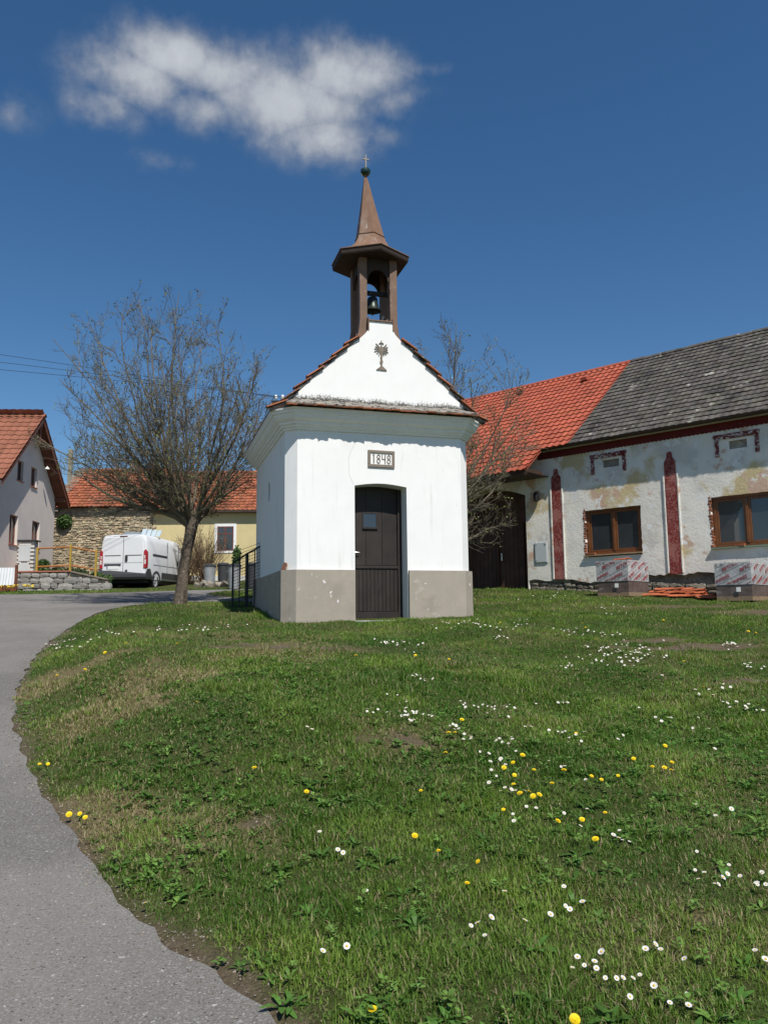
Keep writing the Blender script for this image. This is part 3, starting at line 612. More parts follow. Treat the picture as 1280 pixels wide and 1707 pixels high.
M_redroof = pm('new_red_tile', (.36, .085, .047), .16, 1.2, .75, .12, 60, .003, .3, vc=True, layers=(((.33, .075, .042), 7, .6, .75, 5),))
M_greyroof = pm('weathered_grey_tile', (.100, .091, .081), .25, 3.0, .92, .4, 60, .006, .2, vc=True, coord='World', layers=(((.055, .05, .048), 1.0, .55, .7, 5), ((.115, .105, .09), .6, .55, .68, 6), ((.30, .29, .26), 3.0, .615, .66, 8), ((.36, .35, .32), 8, .66, .70, 7)))
M_oak = pm('golden_oak_frame', (.165, .062, .022), .2, 4, .4, .15, 60, .002, .5, layers=(((.12, .04, .013), 8, .52, .7, 6, (1, 1, 8)),))
M_pane = glossy('pane_glass', (.035, .04, .045), .02, 1.0)
M_brick = pm('raw_brick', (.27, .10, .05), .35, 12, .95, .8, 40, .02, .1, orand=.25)
M_ruble = pm('rubble_stone', (.27, .235, .19), .3, 5, .95, .8, 18, .03, .1, orand=.35, layers=(((.16, .145, .12), 4, .5, .62, 6), ((.42, .39, .33), 7, .62, .7, 5)))
M_gate = pm('brown_gate_boards', (.085, .038, .024), .3, 3, .6, .3, 60, .003, .35, orand=.15)
M_cabinet = pm('light_grey_enamel', (.50, .53, .54), .04, 3, .45, .02, 30, .001, .45)
M_black = pm('black_metal', (.015, .015, .016), .2, 6, .5, .1)
FW = Vector((4.232, 23.44, 2.474)); FROT = R(-42.5)
farm = tag(empty('farmhouse', FW, FROT), 'old plastered farmhouse with red and grey tiled roof, flaking walls and red pilasters', 'house')
FM = farm.matrix_basis.copy() if False else Matrix.Translation(FW) @ Matrix.Rotation(FROT, 4, 'Z')
EAVE_D, EAVE_Z, RID_D, RID_Z = .25, 3.97, -4.0, 7.34
def ragged_wall(x0, x1, z1, holes, zb, depth, jit=.02, step=.11):
    xs = set(np.round(np.arange(x0, x1 + .001, step), 3)); zs = set(np.round(np.arange(.30, z1 + .001, step), 3)) | {round(z1, 3)}
    for (a, b, c, d) in holes:
        xs = {x for x in xs if abs(x - a) > .045 and abs(x - b) > .045} | {a, b}; zs = {z for z in zs if abs(z - c) > .045 and abs(z - d) > .045} | {c, d}
    xs = sorted(xs); zs = [0.0] + sorted(z for z in zs if z > .25)
    V = {}; b = MB(); idx = {}
    def vid(i, k):
        if (i, k) not in idx:
            x, z = xs[i], zs[k]; yj = .006 * mnoise.noise((x * 2, z * 2, 1))
            if k == 0: z = zb(x)
            for (a, bb, c, d) in holes:
                if a - .01 <= x <= bb + .01 and c - .01 <= z <= d + .01:
                    j = jit if (bb - a) > 1 else .006
                    x += j * mnoise.noise((x * 9, z * 9, 3)) * (1.6 if abs(x - a) < .01 else 1); z += j * .5 * mnoise.noise((x * 9, z * 9, 7))
            idx[(i, k)] = len(b.v); b.v.append((x, yj, z)); b.c.append((1, 1, 1))
        return idx[(i, k)]
    for i in range(len(xs) - 1):
        for k in range(len(zs) - 1):
            cx, cz = (xs[i] + xs[i + 1]) / 2, (zs[k] + zs[k + 1]) / 2
            if any(a < cx < bb and c < cz < d for (a, bb, c, d) in holes): continue
            b.f.append((vid(i, k), vid(i + 1, k), vid(i + 1, k + 1), vid(i, k + 1))); b.m.append(0)
    me = b.mesh('wall', M_plaster, recalc=False)
    bm = bmesh.new(); bm.from_mesh(me); be = [e for e in bm.edges if e.is_boundary]
    r = bmesh.ops.extrude_edge_only(bm, edges=be)
    for v in [g for g in r['geom'] if isinstance(g, bmesh.types.BMVert)]: v.co.y = depth
    bm.to_mesh(me); bm.free(); return me
WIN = [(1.87, 3.53, .79, 2.08), (5.37, 7.03, .76, 2.06)]
VENT = [(2.50, 2.99, 3.22, 3.43), (5.92, 6.35, 3.20, 3.41)]
zbot = lambda x: .17 + .07 * mnoise.noise((x * 2.3, 0, 0)) + .05 * mnoise.noise((x * 9, 4, 0)) - .10 * smooth01((x - 1.2) * 2) * smooth01((3.2 - x) * 2)
me = ragged_wall(0.0, 11.0, 3.92, WIN + VENT + [(8.9, 10.5, .74, 2.05)], zbot, .16)
fwall = inst(me, 'wall', farm)
mb = MB(); mb.box(.0, 11, .10, .13, -.9, .62); mb.box(0, 11, .17, .2, .62, 3.9); mb.box(-6.2, 11, 8, 8.3, -.9, 3.9); mb.box(11.001, 11.3, .0, 8.3, -.9, 3.9); mb.box(-6.5, -6.2, .0, 8.3, -.9, 3.5)
mb.build('core_wall', M_ruble, farm)
rng = random.Random(11)
def stone_mesh(seed, mat_, sub=1, name='stone', jit=.22):
    r = random.Random(seed); bm = bmesh.new(); bmesh.ops.create_cube(bm, size=1); bmesh.ops.subdivide_edges(bm, edges=bm.edges[:], cuts=1, use_grid_fill=True)
    for v in bm.verts:
        l = max(abs(v.co.x), abs(v.co.y), abs(v.co.z)); nrm = v.co.length; v.co *= (1 - .32 * (nrm / .5 - 1) * .9); v.co += Vector((r.uniform(-jit, jit), r.uniform(-jit, jit), r.uniform(-jit, jit))) * .33
    me = bpy.data.meshes.new(name); bm.to_mesh(me); bm.free(); me.materials.append(mat_); return me
ST = [stone_mesh(s, M_ruble) for s in range(7)]
x = .05                                             # exposed footing: each stone a piece
while x < 8.2:
    w = rng.uniform(.14, .38); z = -.42 if x > 2.5 else -.1
    gz = -.10 - .075 * x
    for row in range(3):
        hgt = rng.uniform(.09, .15); zc = gz + .05 + row * .125
        if zc < zbot(x + w / 2) + .07: inst(rng.choice(ST), 'stone', fwall, (x + w / 2 + rng.uniform(-.05, .05), .075, zc), (rng.uniform(-.1, .1), rng.uniform(-.12, .12), rng.uniform(-.1, .1)), (w * 1.02, .11, hgt))
    x += w * .93
# gateway section with a flat arch
GX0, GX1, GSP, GTOP = -2.68, -.03, 2.72, 3.03
ga = [(GX0 + (GX1 - GX0) * k / 16, GSP + (GTOP - GSP) * math.sin(math.pi * k / 16)) for k in range(17)]
poly = [(-6.2, -.9), (GX0, -.9)] + ga + [(GX1, -.9), (-.002, -.9), (-.002, 3.9), (-6.2, 3.9)]
mb = MB(); mb.prism(poly, .0, .55); mb.build('gateway_wall', M_plaster, farm)
gate = empty('gate'); gate.parent = farm
n = 17; gw = (GX1 - GX0 + .06) / n
for k in range(n):
    a = GX0 - .03 + k * gw; c = (a + gw / 2 - GX0) / (GX1 - GX0); top = GSP + (GTOP - GSP) * math.sin(math.pi * min(1, max(0, c))) + .05
    mb = MB(); mb.box(a + .004, a + gw - .004, .46, .49, -.12, top); mb.build('gate_board', M_gate, gate, bevel=.004)
mb = MB(); mb.box(GX0 - .05, GX1 + .05, .492, .52, -.12, GTOP + .03); mb.build('gate_backing', M_black, gate)
mb = MB(); mb.box(-1.40, -1.33, .415, .458, -.1, 1.98); mb.box(-.46, -.40, .415, .458, -.1, 1.98); mb.box(-1.33, -.46, .42, .458, 1.92, 1.98); mb.build('wicket_frame', M_gate, gate, bevel=.004)
mb = MB(); mb.box(-1.22, -1.185, .40, .459, .85, 1.07); mb.tube([(-1.2, .40, 1.0), (-1.2, .36, 1.0), (-1.09, .36, 1.0)], .011, 6); mb.build('gate_handle', M_steel, gate)
# frieze, cornice, gutter
mb = MB(); xs = np.arange(.45, 11.01, .055); poly = []
for i, x in enumerate(xs): poly.append((float(x), 3.69 + (.022 if i % 2 else 0)))
poly += [(11.0, 3.905), (.45, 3.905)]; mb.prism(poly, -.022, -.008); mb.build('painted_frieze', M_oxfresh, farm)
mb = MB(); mb.prism([(0.02, 3.908), (-.08, 3.908), (-.09, 3.94), (-.15, 3.95), (-.16, 3.985), (.02, 3.985)], .42, 11.0, axis='x'); mb.build('cornice', M_cream, farm)
mb = MB(); mb.box(.55, 11.0, -.25, -.165, 3.955, 3.985); mb.box(.55, 11.0, -.265, -.245, 3.90, 4.01); mb.build('eaves_board', M_gutter, farm)
mb = MB(); rings = []
for x in (.62, 11.0):
    rings.append([(x, -.305 + .045 * math.cos(math.pi + math.pi * k / 8), 3.955 + .045 * math.sin(math.pi + math.pi * k / 8)) for k in range(9)] + [(x, -.305 + .038 * math.cos(-math.pi * k / 8), 3.957 + .038 * math.sin(-math.pi * k / 8)) for k in range(9)])
mb.loft(rings, cap=True); mb.build('gutter', M_gutter, farm, smooth=True)
# roof: decks and tiles
def slope_frame(d0, z0): 
    V = Vector((0, RID_D * -1 - -d0 * 1, 0)); return V
SL = Vector((0, EAVE_D - RID_D, RID_Z - EAVE_Z)); SLn = SL.normalized(); NRM = Vector((0, -SLn.z, SLn.y))
def pantile_field(O, U, V, N, nu, nv, du, dv, amp, waves, colf, keep=None, lap=.06, samp=6, lift=.026, lip=.02, jit=.004, seed=1):
    """rows of separate curved tiles on a slope, joined into one mesh"""
    r = random.Random(seed); b = MB()
    for j in range(nv):
        for i in range(nu):
            u0, v0 = i * du, j * dv
            if keep and not keep(u0 + du / 2, v0 + dv / 2): continue
            col = colf(i, j, r); top, low = [], []; e = r.uniform(-jit, jit); sh = r.uniform(-jit, jit)
            for k in range(samp + 1):
                t = k / samp; h = amp * .5 * (1 + math.cos(2 * math.pi * (t * waves + .15)))
                low.append(O + U * (u0 + t * du * .995) + V * (v0 - lap + sh) + N * (h + lift + e)); top.append(O + U * (u0 + t * du * .995) + V * (v0 + dv) + N * (h + e * .5))
            lipv = [p - N * lip - V * -.004 for p in low]; m_ = samp + 1; fs = []
            for k in range(samp): fs += [(k, k + 1, m_ + k + 1, m_ + k), (2 * m_ + k, 2 * m_ + k + 1, k + 1, k)]
            b.add(low + top + lipv, fs, 0, col)
    return b
jitcol = lambda lo, hi: (lambda i, j, r: (lambda q: (q, q * r.uniform(.95, 1.05), q * r.uniform(.92, 1.05)))(r.uniform(lo, hi)))
O_ = Vector((1.66, -EAVE_D - .04, EAVE_Z + .01))
nv = int(SL.length / .262) + 1
mb = MB(); mb.add([(1.66, -EAVE_D, EAVE_Z), (11, -EAVE_D, EAVE_Z), (11, -RID_D, RID_Z), (1.66, -RID_D, RID_Z), (11, 8.4, EAVE_Z), (1.66, 8.4, EAVE_Z)], [(0, 1, 2, 3), (3, 2, 4, 5)]); groof = mb.build('grey_roof', M_greyroof, farm, vcol=True)
b = pantile_field(O_, Vector((1, 0, 0)), SLn, NRM, 52, nv, .18, .262, .013, 1, jitcol(.75, 1.2), samp=5, lift=.036, lip=.036, jit=.006, seed=3); o = b.build('roof_tiles', M_greyroof, groof, vcol=True, recalc=False); o['kind'] = 'stuff'
LOWD, LOWZ = 1.2, EAVE_Z - (1.2 - EAVE_D) * SL.z / SL.y
mb = MB(); mb.add([(-6.5, -LOWD, LOWZ), (.80, -LOWD, LOWZ), (.80, -EAVE_D, EAVE_Z), (1.655, -EAVE_D, EAVE_Z), (1.655, -RID_D, RID_Z), (-6.5, -RID_D, RID_Z), (1.655, 8.4, EAVE_Z), (-6.5, 8.4, EAVE_Z)], [(0, 1, 2, 3, 4, 5), (5, 4, 6, 7)]); rroof = mb.build('red_roof', M_redroof, farm, vcol=True)
O_ = Vector((1.66 - .21 * 39, -LOWD - .04, LOWZ + .01)); lowlen = (SL.normalized().y and (LOWD - EAVE_D) / SLn.y)
nv2 = int((SL.length + lowlen) / .295) + 1
b = pantile_field(O_, Vector((1, 0, 0)), SLn, NRM, 39, nv2, .21, .295, .032, 1, jitcol(.82, 1.10), keep=lambda u, v: not (v < lowlen - .05 and u > .80 + .21 * 39 - 1.66), samp=6, lift=.035, lip=.03, jit=.002, seed=4); o = b.build('roof_tiles', M_redroof, rroof, vcol=True, recalc=False); o['kind'] = 'stuff'
mb = MB(); mb.box(-6.5, .80, -LOWD - .01, -LOWD + .015, LOWZ - .13, LOWZ - .012); mb.box(.775, .80, -LOWD + .016, -EAVE_D - .1, LOWZ - .05, LOWZ + .05); mb.build('lower_eaves_board', M_gutter, farm)
mb = MB(); mb.box(-6.5, .79, -LOWD + .02, .0, LOWZ - .05, LOWZ - .03); mb.build('soffit_boards', M_gutter, farm)
# ridge caps: one piece each
me = MB(); me.loft([[(x, .115 * math.cos(math.pi * k / 6), .10 * math.sin(math.pi * k / 6) - .02) for k in range(7)] for x in (-.19, .21)], cap=False, closed=False)
capr = me.mesh('ridge_cap', M_redroof, vcol=True, smooth=True); 
me2 = MB(); me2.loft([[(x, .115 * math.cos(math.pi * k / 6), .10 * math.sin(math.pi * k / 6) - .02) for k in range(7)] for x in (-.19, .21)], cap=False, closed=False); capg = me2.mesh('ridge_cap', M_greyroof, vcol=True, smooth=True)
for k in range(21): inst(capr, 'ridge_cap', rroof, (1.45 - k * .38, -RID_D + .03, RID_Z + .05), (0, rng.uniform(-.02, .02), 0))
for k in range(25): inst(capg, 'ridge_cap', groof, (1.87 + k * .38, -RID_D + .03, RID_Z + .05 + rng.uniform(-.008, .008)), (0, rng.uniform(-.03, .03), 0))
ve = MB(); ve.box(-.10, .10, -.16, .10, 0, .10); ve.prism([(-.16, .0), (.12, .16), (.12, 0)], -.09, .09, axis='x'); vme = ve.mesh('roof_vent', M_redroof, vcol=True)
for (s, v) in ((.35, 4.65), (-2.2, 4.8)): 
    p = Vector((0, -EAVE_D, EAVE_Z)) + SLn * v + NRM * .05; inst(vme, 'roof_vent', rroof, (s, p.y, p.z), (R(10), 0, 0))
# windows with oak frames, broken brick reveals and sills
def farm_window(a, b, c, d):
    w = empty('window'); w.parent = farm; f = .07; Y0, Y1 = .085, .155
    mb = MB(); mb.box(a + .03, b - .01, Y0, Y1, d - f - .01, d - .005); mb.box(a + .03, b - .01, Y0, Y1, c + .02, c + .02 + f); mb.box(a + .03, a + .03 + f, Y0, Y1, c + .02 + f, d - f - .01); mb.box(b - .01 - f, b - .01, Y0, Y1, c + .02 + f, d - f - .01); mb.build('frame', M_oak, w, bevel=.006)
    m_ = (a + b) / 2 + .01; mb = MB(); mb.box(m_ - .035, m_ + .035, Y0 - .012, Y1, c + .03 + f, d - f - .02); mb.build('mullion', M_oak, w, bevel=.006)
    for (p, q) in ((a + .10, m_ - .035), (m_ + .035, b - .08)):
        mb = MB(); sf = .055; z0, z1 = c + .025 + f, d - f - .015
        mb.box(p + .001, q - .001, Y0 + .012, Y1 - .005, z0, z0 + sf); mb.box(p + .001, q - .001, Y0 + .012, Y1 - .005, z1 - sf, z1); mb.box(p + .001, p + sf, Y0 + .012, Y1 - .005, z0 + sf, z1 - sf); mb.box(q - sf, q - .001, Y0 + .012, Y1 - .005, z0 + sf, z1 - sf)
        s_ = mb.build('sash', M_oak, w, bevel=.004)
        mb = MB(); mb.box(p + sf - .004, q - sf + .004, Y0 + .04, Y0 + .05, z0 + sf - .004, z1 - sf + .004); mb.build('pane', M_pane, s_)
    mb = MB(); mb.box(a - .03, b + .01, -.075, Y0 - .002, c - .022, c + .012); mb.build('sill', pm('bare_sill_board', (.33, .22, .13), .15, 6, .7, .2) if a < 4 else pm('green_sill_board', (.16, .24, .17), .15, 6, .7, .2), w, bevel=.003)
    z = c + .03
    k = 0
    while z < d - .03:                              # broken brick edge on the left, stubs on the right
        h = rng.uniform(.06, .075); ww = rng.uniform(.03, .10)
        inst(ST[k % 7], 'brick', w, (a - .005 + rng.uniform(-.02, .015), .04, z + h / 2), (0, rng.uniform(-.2, .2), 0), (ww, .10, h * rng.uniform(.8, 1.25))).data = BRK[k % 5]
        if rng.random() < .45: inst(BRK[(k + 2) % 5], 'brick', w, (b + .01, .06, z + h / 2), (0, 0, 0), (.06, .08, h * .9))
        z += h + .006; k += 1
    return w
BRK = [stone_mesh(50 + s, M_brick, name='brick', jit=.15) for s in range(5)]
for wv in WIN: farm_window(*wv)
w3 = farm_window(8.9, 10.5, .74, 2.05)
def loose_brick(s, z, label):
    b = MB(); b.box(-.13, .13, -.05, .05, 0, .065); o = b.build('brick', M_brick, None, bevel=.005); o.matrix_world = FM @ Matrix.Translation((s, -.03, z)) @ Matrix.Rotation(rng.uniform(-.1, .1), 4, 'Z'); tag(o, label, 'brick')
loose_brick(2.05, .803, 'red brick lying on the sill of the farmhouse window nearest the gate'); loose_brick(6.02, .773, 'red brick lying on the green sill of the right-hand farmhouse window')
# bottle-shaped painted pilasters with pale edge strips
def pilaster(x, z0, z1, tall):
    w = .155; p = empty('pilaster'); p.parent = farm
    pr = [(w, z0), (w, z1 - .34), (w * .98, z1 - .26), (w * .70, z1 - .20), (w * .50, z1 - .16), (w * .48, z1 - .06), (w * .40, z1 - .02), (w * .2, z1)]
    mb = MB(); mb.prism([(x - a, b) for a, b in pr] + [(x + a, b) for a, b in pr[::-1]], -.024, -.007); mb.build('painted_shaft', M_oxred, p, bevel=.006)
    mb = MB()
    for sg in (-1, 1): mb.box(x + sg * (w + .030) - .022, x + sg * (w + .030) + .022, -.034, -.006, z0 + rng.uniform(0, .04), z1 - .55 - rng.uniform(0, .05))
    mb.build('edge_strips', M_plaster, p, bevel=.008)
pilaster(1.03, .17, 3.37, 0); pilaster(4.40, .17, 3.37, 1); pilaster(7.8, .17, 3.37, 1)
for (a, b) in ((2.16, 3.20), (5.58, 6.64)):
    z0, z1 = 3.04, 3.60; mb = MB(); mb.prism([(a, z0), (a + .10, z0), (a + .10, z1 - .13), (b - .10, z1 - .13), (b - .10, z0), (b, z0), (b, z1 - .1), (b + .03, z1 - .08), (b + .03, z1), (a - .03, z1), (a - .03, z1 - .08), (a, z1 - .1)], -.04, -.007); mb.build('vent_hood', M_hood, farm, bevel=.008)
for (a, b, c, d) in VENT:
    mb = MB(); mb.box(a + .01, b - .01, .07, .1, c + .005, d - .005); v_ = mb.build('vent_board', M_ruble, farm)
cab = empty('meter_cabinet'); cab.parent = farm
mb = MB(); mb.box(.24, .66, -.02, .0, .67, 1.28); mb.build('cabinet_frame', M_cabinet, cab, bevel=.006)
mb = MB(); mb.box(.262, .638, -.034, -.0205, .692, 1.258); dr = mb.build('cabinet_door', M_cabinet, cab, bevel=.005)
mb = MB(); mb.box(.585, .61, -.042, -.0345, 1.18, 1.22); mb.box(.29, .31, -.04, -.0345, 1.19, 1.21); mb.box(.29, .31, -.04, -.0345, .73, .75); mb.build('cabinet_lock', M_black, dr)
lamp = empty('wall_lamp', FM @ Vector((.40, -.0, 2.62))); lamp.rotation_euler = (0, 0, FROT); tag(lamp, 'small dark wall lamp beside the brown gateway', 'lamp')
mb = MB(); mb.lathe([(.03, -.14), (.075, -.12), (.085, .02), (.08, .10), (.03, .14)], 12, (0, -.09, 0)); mb.build('lamp_shade', M_black, lamp, smooth=True)
mb = MB(); mb.box(-.05, .05, -.02, 0, -.08, .08); mb.tube([(0, -.01, 0), (0, -.06, .0)], .015, 8); mb.build('lamp_bracket', M_black, lamp)
# ---- wrapped pallets, tiles
def text_mesh(body, size, mat_, shear=.25, bold=.012, name='lettering'):
    cu = bpy.data.curves.new('txt', 'FONT'); cu.body = body; cu.size = size; cu.shear = shear; cu.offset = bold * size; cu.extrude = .0012; cu.space_character = 1.02
    ob = bpy.data.objects.new('txt', cu); COL.objects.link(ob); bpy.context.view_layer.update()
    me = bpy.data.meshes.new_from_object(ob.evaluated_get(bpy.context.evaluated_depsgraph_get())); bpy.data.objects.remove(ob); bpy.data.curves.remove(cu); me.materials.clear(); me.materials.append(mat_); me.name = name; return me
M_film = pm('printed_white_film', (.42, .42, .43), .06, 3, .28, .5, 7, .03, .5, layers=(((.28, .28, .29), 4, .52, .66, 6), ((.60, .60, .61), 6, .62, .70, 5),))
M_block = pm('brown_blocks_under_film', (.115, .085, .078), .25, 5, .25, .5, 8, .02, .5, layers=(((.22, .19, .18), 4, .60, .72, 6),))
M_ink = pm('red_print', (.34, .07, .075), .25, 9, .4, 0)
M_inkb = pm('black_print', (.03, .03, .035), .1, 9, .4, 0)
M_pal = pm('pallet_wood', (.24, .17, .11), .2, 5, .85, .3)
TXT = text_mesh('BETONPRES', .108, M_ink)
def clip_text(me, T, u0, u1, v0, v1):
    """copy of a text mesh placed by 2D transform T and cut to a rectangle"""
    bm = bmesh.new(); bm.from_mesh(me); bm.transform(T)
    for co, no in (((u0, 0, 0), (-1, 0, 0)), ((u1, 0, 0), (1, 0, 0)), ((0, v0, 0), (0, -1, 0)), ((0, v1, 0), (0, 1, 0))):
        bmesh.ops.bisect_plane(bm, geom=bm.verts[:] + bm.edges[:] + bm.faces[:], plane_co=co, plane_no=no, clear_outer=True)
    return bm
def pallet(s1, d1, w, dp, h, split, label, seed, sag=0.0):
    base = FM @ Vector((s1, -d1, 0)); gz = hg((FM @ Vector((s1 - w / 2, -d1 + dp / 2, 0))).x, (FM @ Vector((s1 - w / 2, -d1 + dp / 2, 0))).y)
    p = empty('wrapped_pallet', (base.x, base.y, gz - .02), FROT); tag(p, label, 'pallet'); r = random.Random(seed)
    mb = MB(); mb.box(-w + .01, -.01, .01, dp - .01, .0, .10); mb.build('pallet_base', M_pal, p)
    def wrinkled(x0, x1, y0, y1, z0, z1, amp, mat_, name):
        bm = bmesh.new(); bmesh.ops.create_cube(bm, size=1); bmesh.ops.subdivide_edges(bm, edges=bm.edges[:], cuts=9, use_grid_fill=True)
        for v in bm.verts:
            v.co = Vector((x0 + (v.co.x + .5) * (x1 - x0), y0 + (v.co.y + .5) * (y1 - y0), z0 + (v.co.z + .5) * (z1 - z0)))
            nn = mnoise.noise_vector(v.co * 6 + Vector((seed, 0, 0))); v.co += Vector((nn.x * amp, nn.y * amp, nn.z * amp * .6))
        me = bpy.data.meshes.new(name); bm.to_mesh(me); bm.free(); me.materials.append(mat_); me.polygons.foreach_set('use_smooth', [True] * len(me.polygons))
        try: me.set_sharp_from_angle(angle=R(35))
        except Exception: pass
        return inst(me, name, p)
    wrinkled(-w + .012, -.012, .012, dp - .012, .085, split + .03, .006, M_block, 'block_load')
    film = wrinkled(-w, 0, 0, dp, split, h, .004, M_film, 'printed_film')
    ang = R(24)
    def face(T3, wid):
        for kk in range(-5, 5):
            for jj in range(-2, 4):
                q_ = jj * .84 + (kk % 2) * .42 - .22
                T = Matrix.Translation((q_ * math.cos(ang), split + .03 + kk * .195 + q_ * math.sin(ang), 0)) @ Matrix.Rotation(ang, 4, 'Z')
                bm = clip_text(TXT, T, .02, wid - .02, split + .02, h - .03)
                if len(bm.faces) > 3:
                    me = bpy.data.meshes.new('lettering'); bm.transform(T3); bm.to_mesh(me); me.materials.append(M_ink); inst(me, 'lettering', film)
                bm.free()
        sb = bmesh.new()
        for kk in range(-6, 8):
            c = split + .03 + kk * .195 - .045; v_ = [sb.verts.new((x, c + x * math.tan(ang) + dy, 0)) for x, dy in ((-.1, 0), (wid + .1, 0), (wid + .1, .008), (-.1, .008))]; sb.faces.new(v_)
        me = bpy.data.meshes.new('x'); sb.to_mesh(me); sb.free(); bm = clip_text(me, Matrix.Identity(4), .01, wid - .01, split + .015, h - .02)
        if len(bm.faces): m2 = bpy.data.meshes.new('printed_stripe'); bm.transform(T3); bm.to_mesh(m2); m2.materials.append(M_inkb); inst(m2, 'printed_stripe', film)
        bm.free()
    face(Matrix(((1, 0, 0, -w), (0, 0, -1, -.006), (0, 1, 0, 0), (0, 0, 0, 1))), w)
    face(Matrix(((0, 0, 1, .006), (1, 0, 0, 0), (0, 1, 0, 0), (0, 0, 0, 1))), dp)
    mb = MB(); mb.box(-w * .42, -w * .42 + .09, -.024, -.014, split - .16, split - .06); mb.build('paper_label', M_white, p)
    return p, gz
P1, gz1 = pallet(3.86, 1.6, .86, 1.15, .90, .38, 'film-wrapped pallet with red and white print and a loose tile on top', 3)
P2, gz2 = pallet(6.75, 1.6, .80, 1.2, .86, .36, 'film-wrapped pallet with red and white print at the right picture edge', 8)
TILE2 = slab_mesh('clay_tile', .25, .42, .018, pm('fresh_orange_tile', (.42, .115, .05), .15, 6, .85, .3, orand=.15, vc=True), .035, 9)
def put_tile(M4, label, grp): o = inst(TILE2, 'clay_tile'); o.matrix_world = M4; tag(o, label, 'tile', grp); return o
put_tile(FM @ Matrix.Translation((3.55, -1.25, gz1 - FW.z + .905)) @ Matrix.Rotation(R(70), 4, 'Z'), 'orange roof tile lying on top of the wrapped pallet', None)
k = 0
for row, (sa, n_, dd) in enumerate(((4.2, 6, 1.05), (4.25, 6, .75), (4.3, 5, .9), (4.45, 4, .85))):
    for i in range(n_):
        s = sa + i * .24 + rng.uniform(-.04, .04); q = FM @ Vector((s, -dd, 0)); g = hg(q.x, q.y)
        lvl = (0, 0, 1, 2)[row]; z = g + .035 + lvl * .065 + rng.uniform(0, .015)
        put_tile(Matrix.Translation((q.x, q.y, z)) @ Matrix.Rotation(FROT + R(90) + rng.uniform(-.25, .25), 4, 'Z') @ Matrix.Rotation(rng.uniform(-.12, .05), 4, 'X') @ Matrix.Rotation(rng.uniform(-.12, .12), 4, 'Y'), 'orange clay roof tile in the low heap between the wrapped pallets', 'roof tiles heaped by the farmhouse')
for (s, dd) in ((5.65, 1.3), (5.55, 1.15)):
    q = FM @ Vector((s, -dd, 0)); put_tile(Matrix.Translation((q.x, q.y, hg(q.x, q.y) + .05)) @ Matrix.Rotation(FROT + R(95), 4, 'Z') @ Matrix.Rotation(.05, 4, 'X'), 'orange clay roof tile at the right end beside the heap of tiles', 'roof tiles beside the heap')
# ------------------------------------------------------------------ left side: gabled house, barn, yellow house
M_render = pm('pinkish_render', (.66, .585, .53), .05, 2, .9, .3, 90, .004, .2, layers=(((.60, .53, .48), .8, .58, .75, 5),))
M_htile = pm('brown_red_tile', (.25, .098, .060), .15, 5, .8, .25, 50, .004, .25, vc=True, orand=.16, layers=(((.24, .10, .06), 3, .55, .7, 5),))
M_timber = pm('red_brown_timber', (.15, .052, .028), .25, 4, .6, .2, 60, .003, .35)
M_winfr = pm('dark_red_frame', (.16, .05, .035), .2, 5, .5, .1, 50, .002, .4)
M_terra = pm('terracotta_sill', (.36, .13, .085), .12, 5, .7, .15)
M_otile = pm('old_orange_tile', (.31, .105, .055), .18, 3, .85, .3, 50, .005, .2, vc=True, coord='World', layers=(((.19, .078, .046), 1.4, .52, .68, 6), ((.15, .12, .08), 3.5, .62, .70, 6)))
M_yel = pm('yellow_render', (.60, .50, .265), .06, 2, .9, .25, 80, .004, .2, layers=(((.52, .43, .22), .9, .56, .75, 6),))
M_barn = pm('barn_rubble', (.44, .37, .27), .3, 4, .95, .7, 20, .03, .1, vc=True, layers=(((.22, .18, .13), 2, .52, .66, 6), ((.50, .46, .38), 5, .62, .7, 5)))
M_barnmort = pm('barn_mortar', (.40, .34, .26), .3, 5, .95, .7, 25, .03, .1)
M_wstone = pm('grey_wall_stone', (.30, .285, .265), .22, 6, .95, .7, 22, .03, .1, orand=.28, layers=(((.20, .19, .175), 4, .52, .66, 6), ((.46, .44, .41), 8, .64, .70, 5)))
M_orange = pm('orange_painted_pipe', (.36, .14, .035), .15, 8, .6, .15, 50, .002, .4, layers=(((.28, .10, .025), 14, .60, .68, 5),))
M_yellow = pm('yellow_painted_post', (.40, .26, .04), .15, 8, .6, .15, 50, .002, .4, layers=(((.35, .20, .03), 14, .62, .70, 5),))
M_zinc = pm('galvanised_zinc', (.40, .41, .42), .15, 6, .45, .05, 30, .002, .5, metal=.5)
M_dkplast = pm('dark_grey_plastic', (.045, .047, .05), .15, 6, .5, .05, 30, .002, .4)
M_wood = pm('grey_board', (.20, .165, .13), .2, 4, .85, .3, 60, .004, .2)
M_leafy = pm('leaf_green', (.055, .10, .025), .3, 8, .6, 0, spec=.3, orand=.2)
HC = Vector((-14.56, 34.9, 3.42)); HROT = math.atan(90 / 1328.)          # house: far right corner of the gable; local y runs along the gable (far), x outwards
house = tag(empty('gabled_house', HC, HROT), 'pinkish gabled house with brown tiled roof and red-framed windows at left edge', 'house')
Z0 = 3.42
HW = [(-4.37, -3.77, 7.10 - Z0, 7.90 - Z0), (-2.95, -2.32, 7.10 - Z0, 7.90 - Z0), (-4.86, -4.06, 4.55 - Z0, 5.69 - Z0), (-2.56, -1.72, 4.62 - Z0, 5.72 - Z0)]
AP, SLP, HALF = -3.2, .863, 3.2
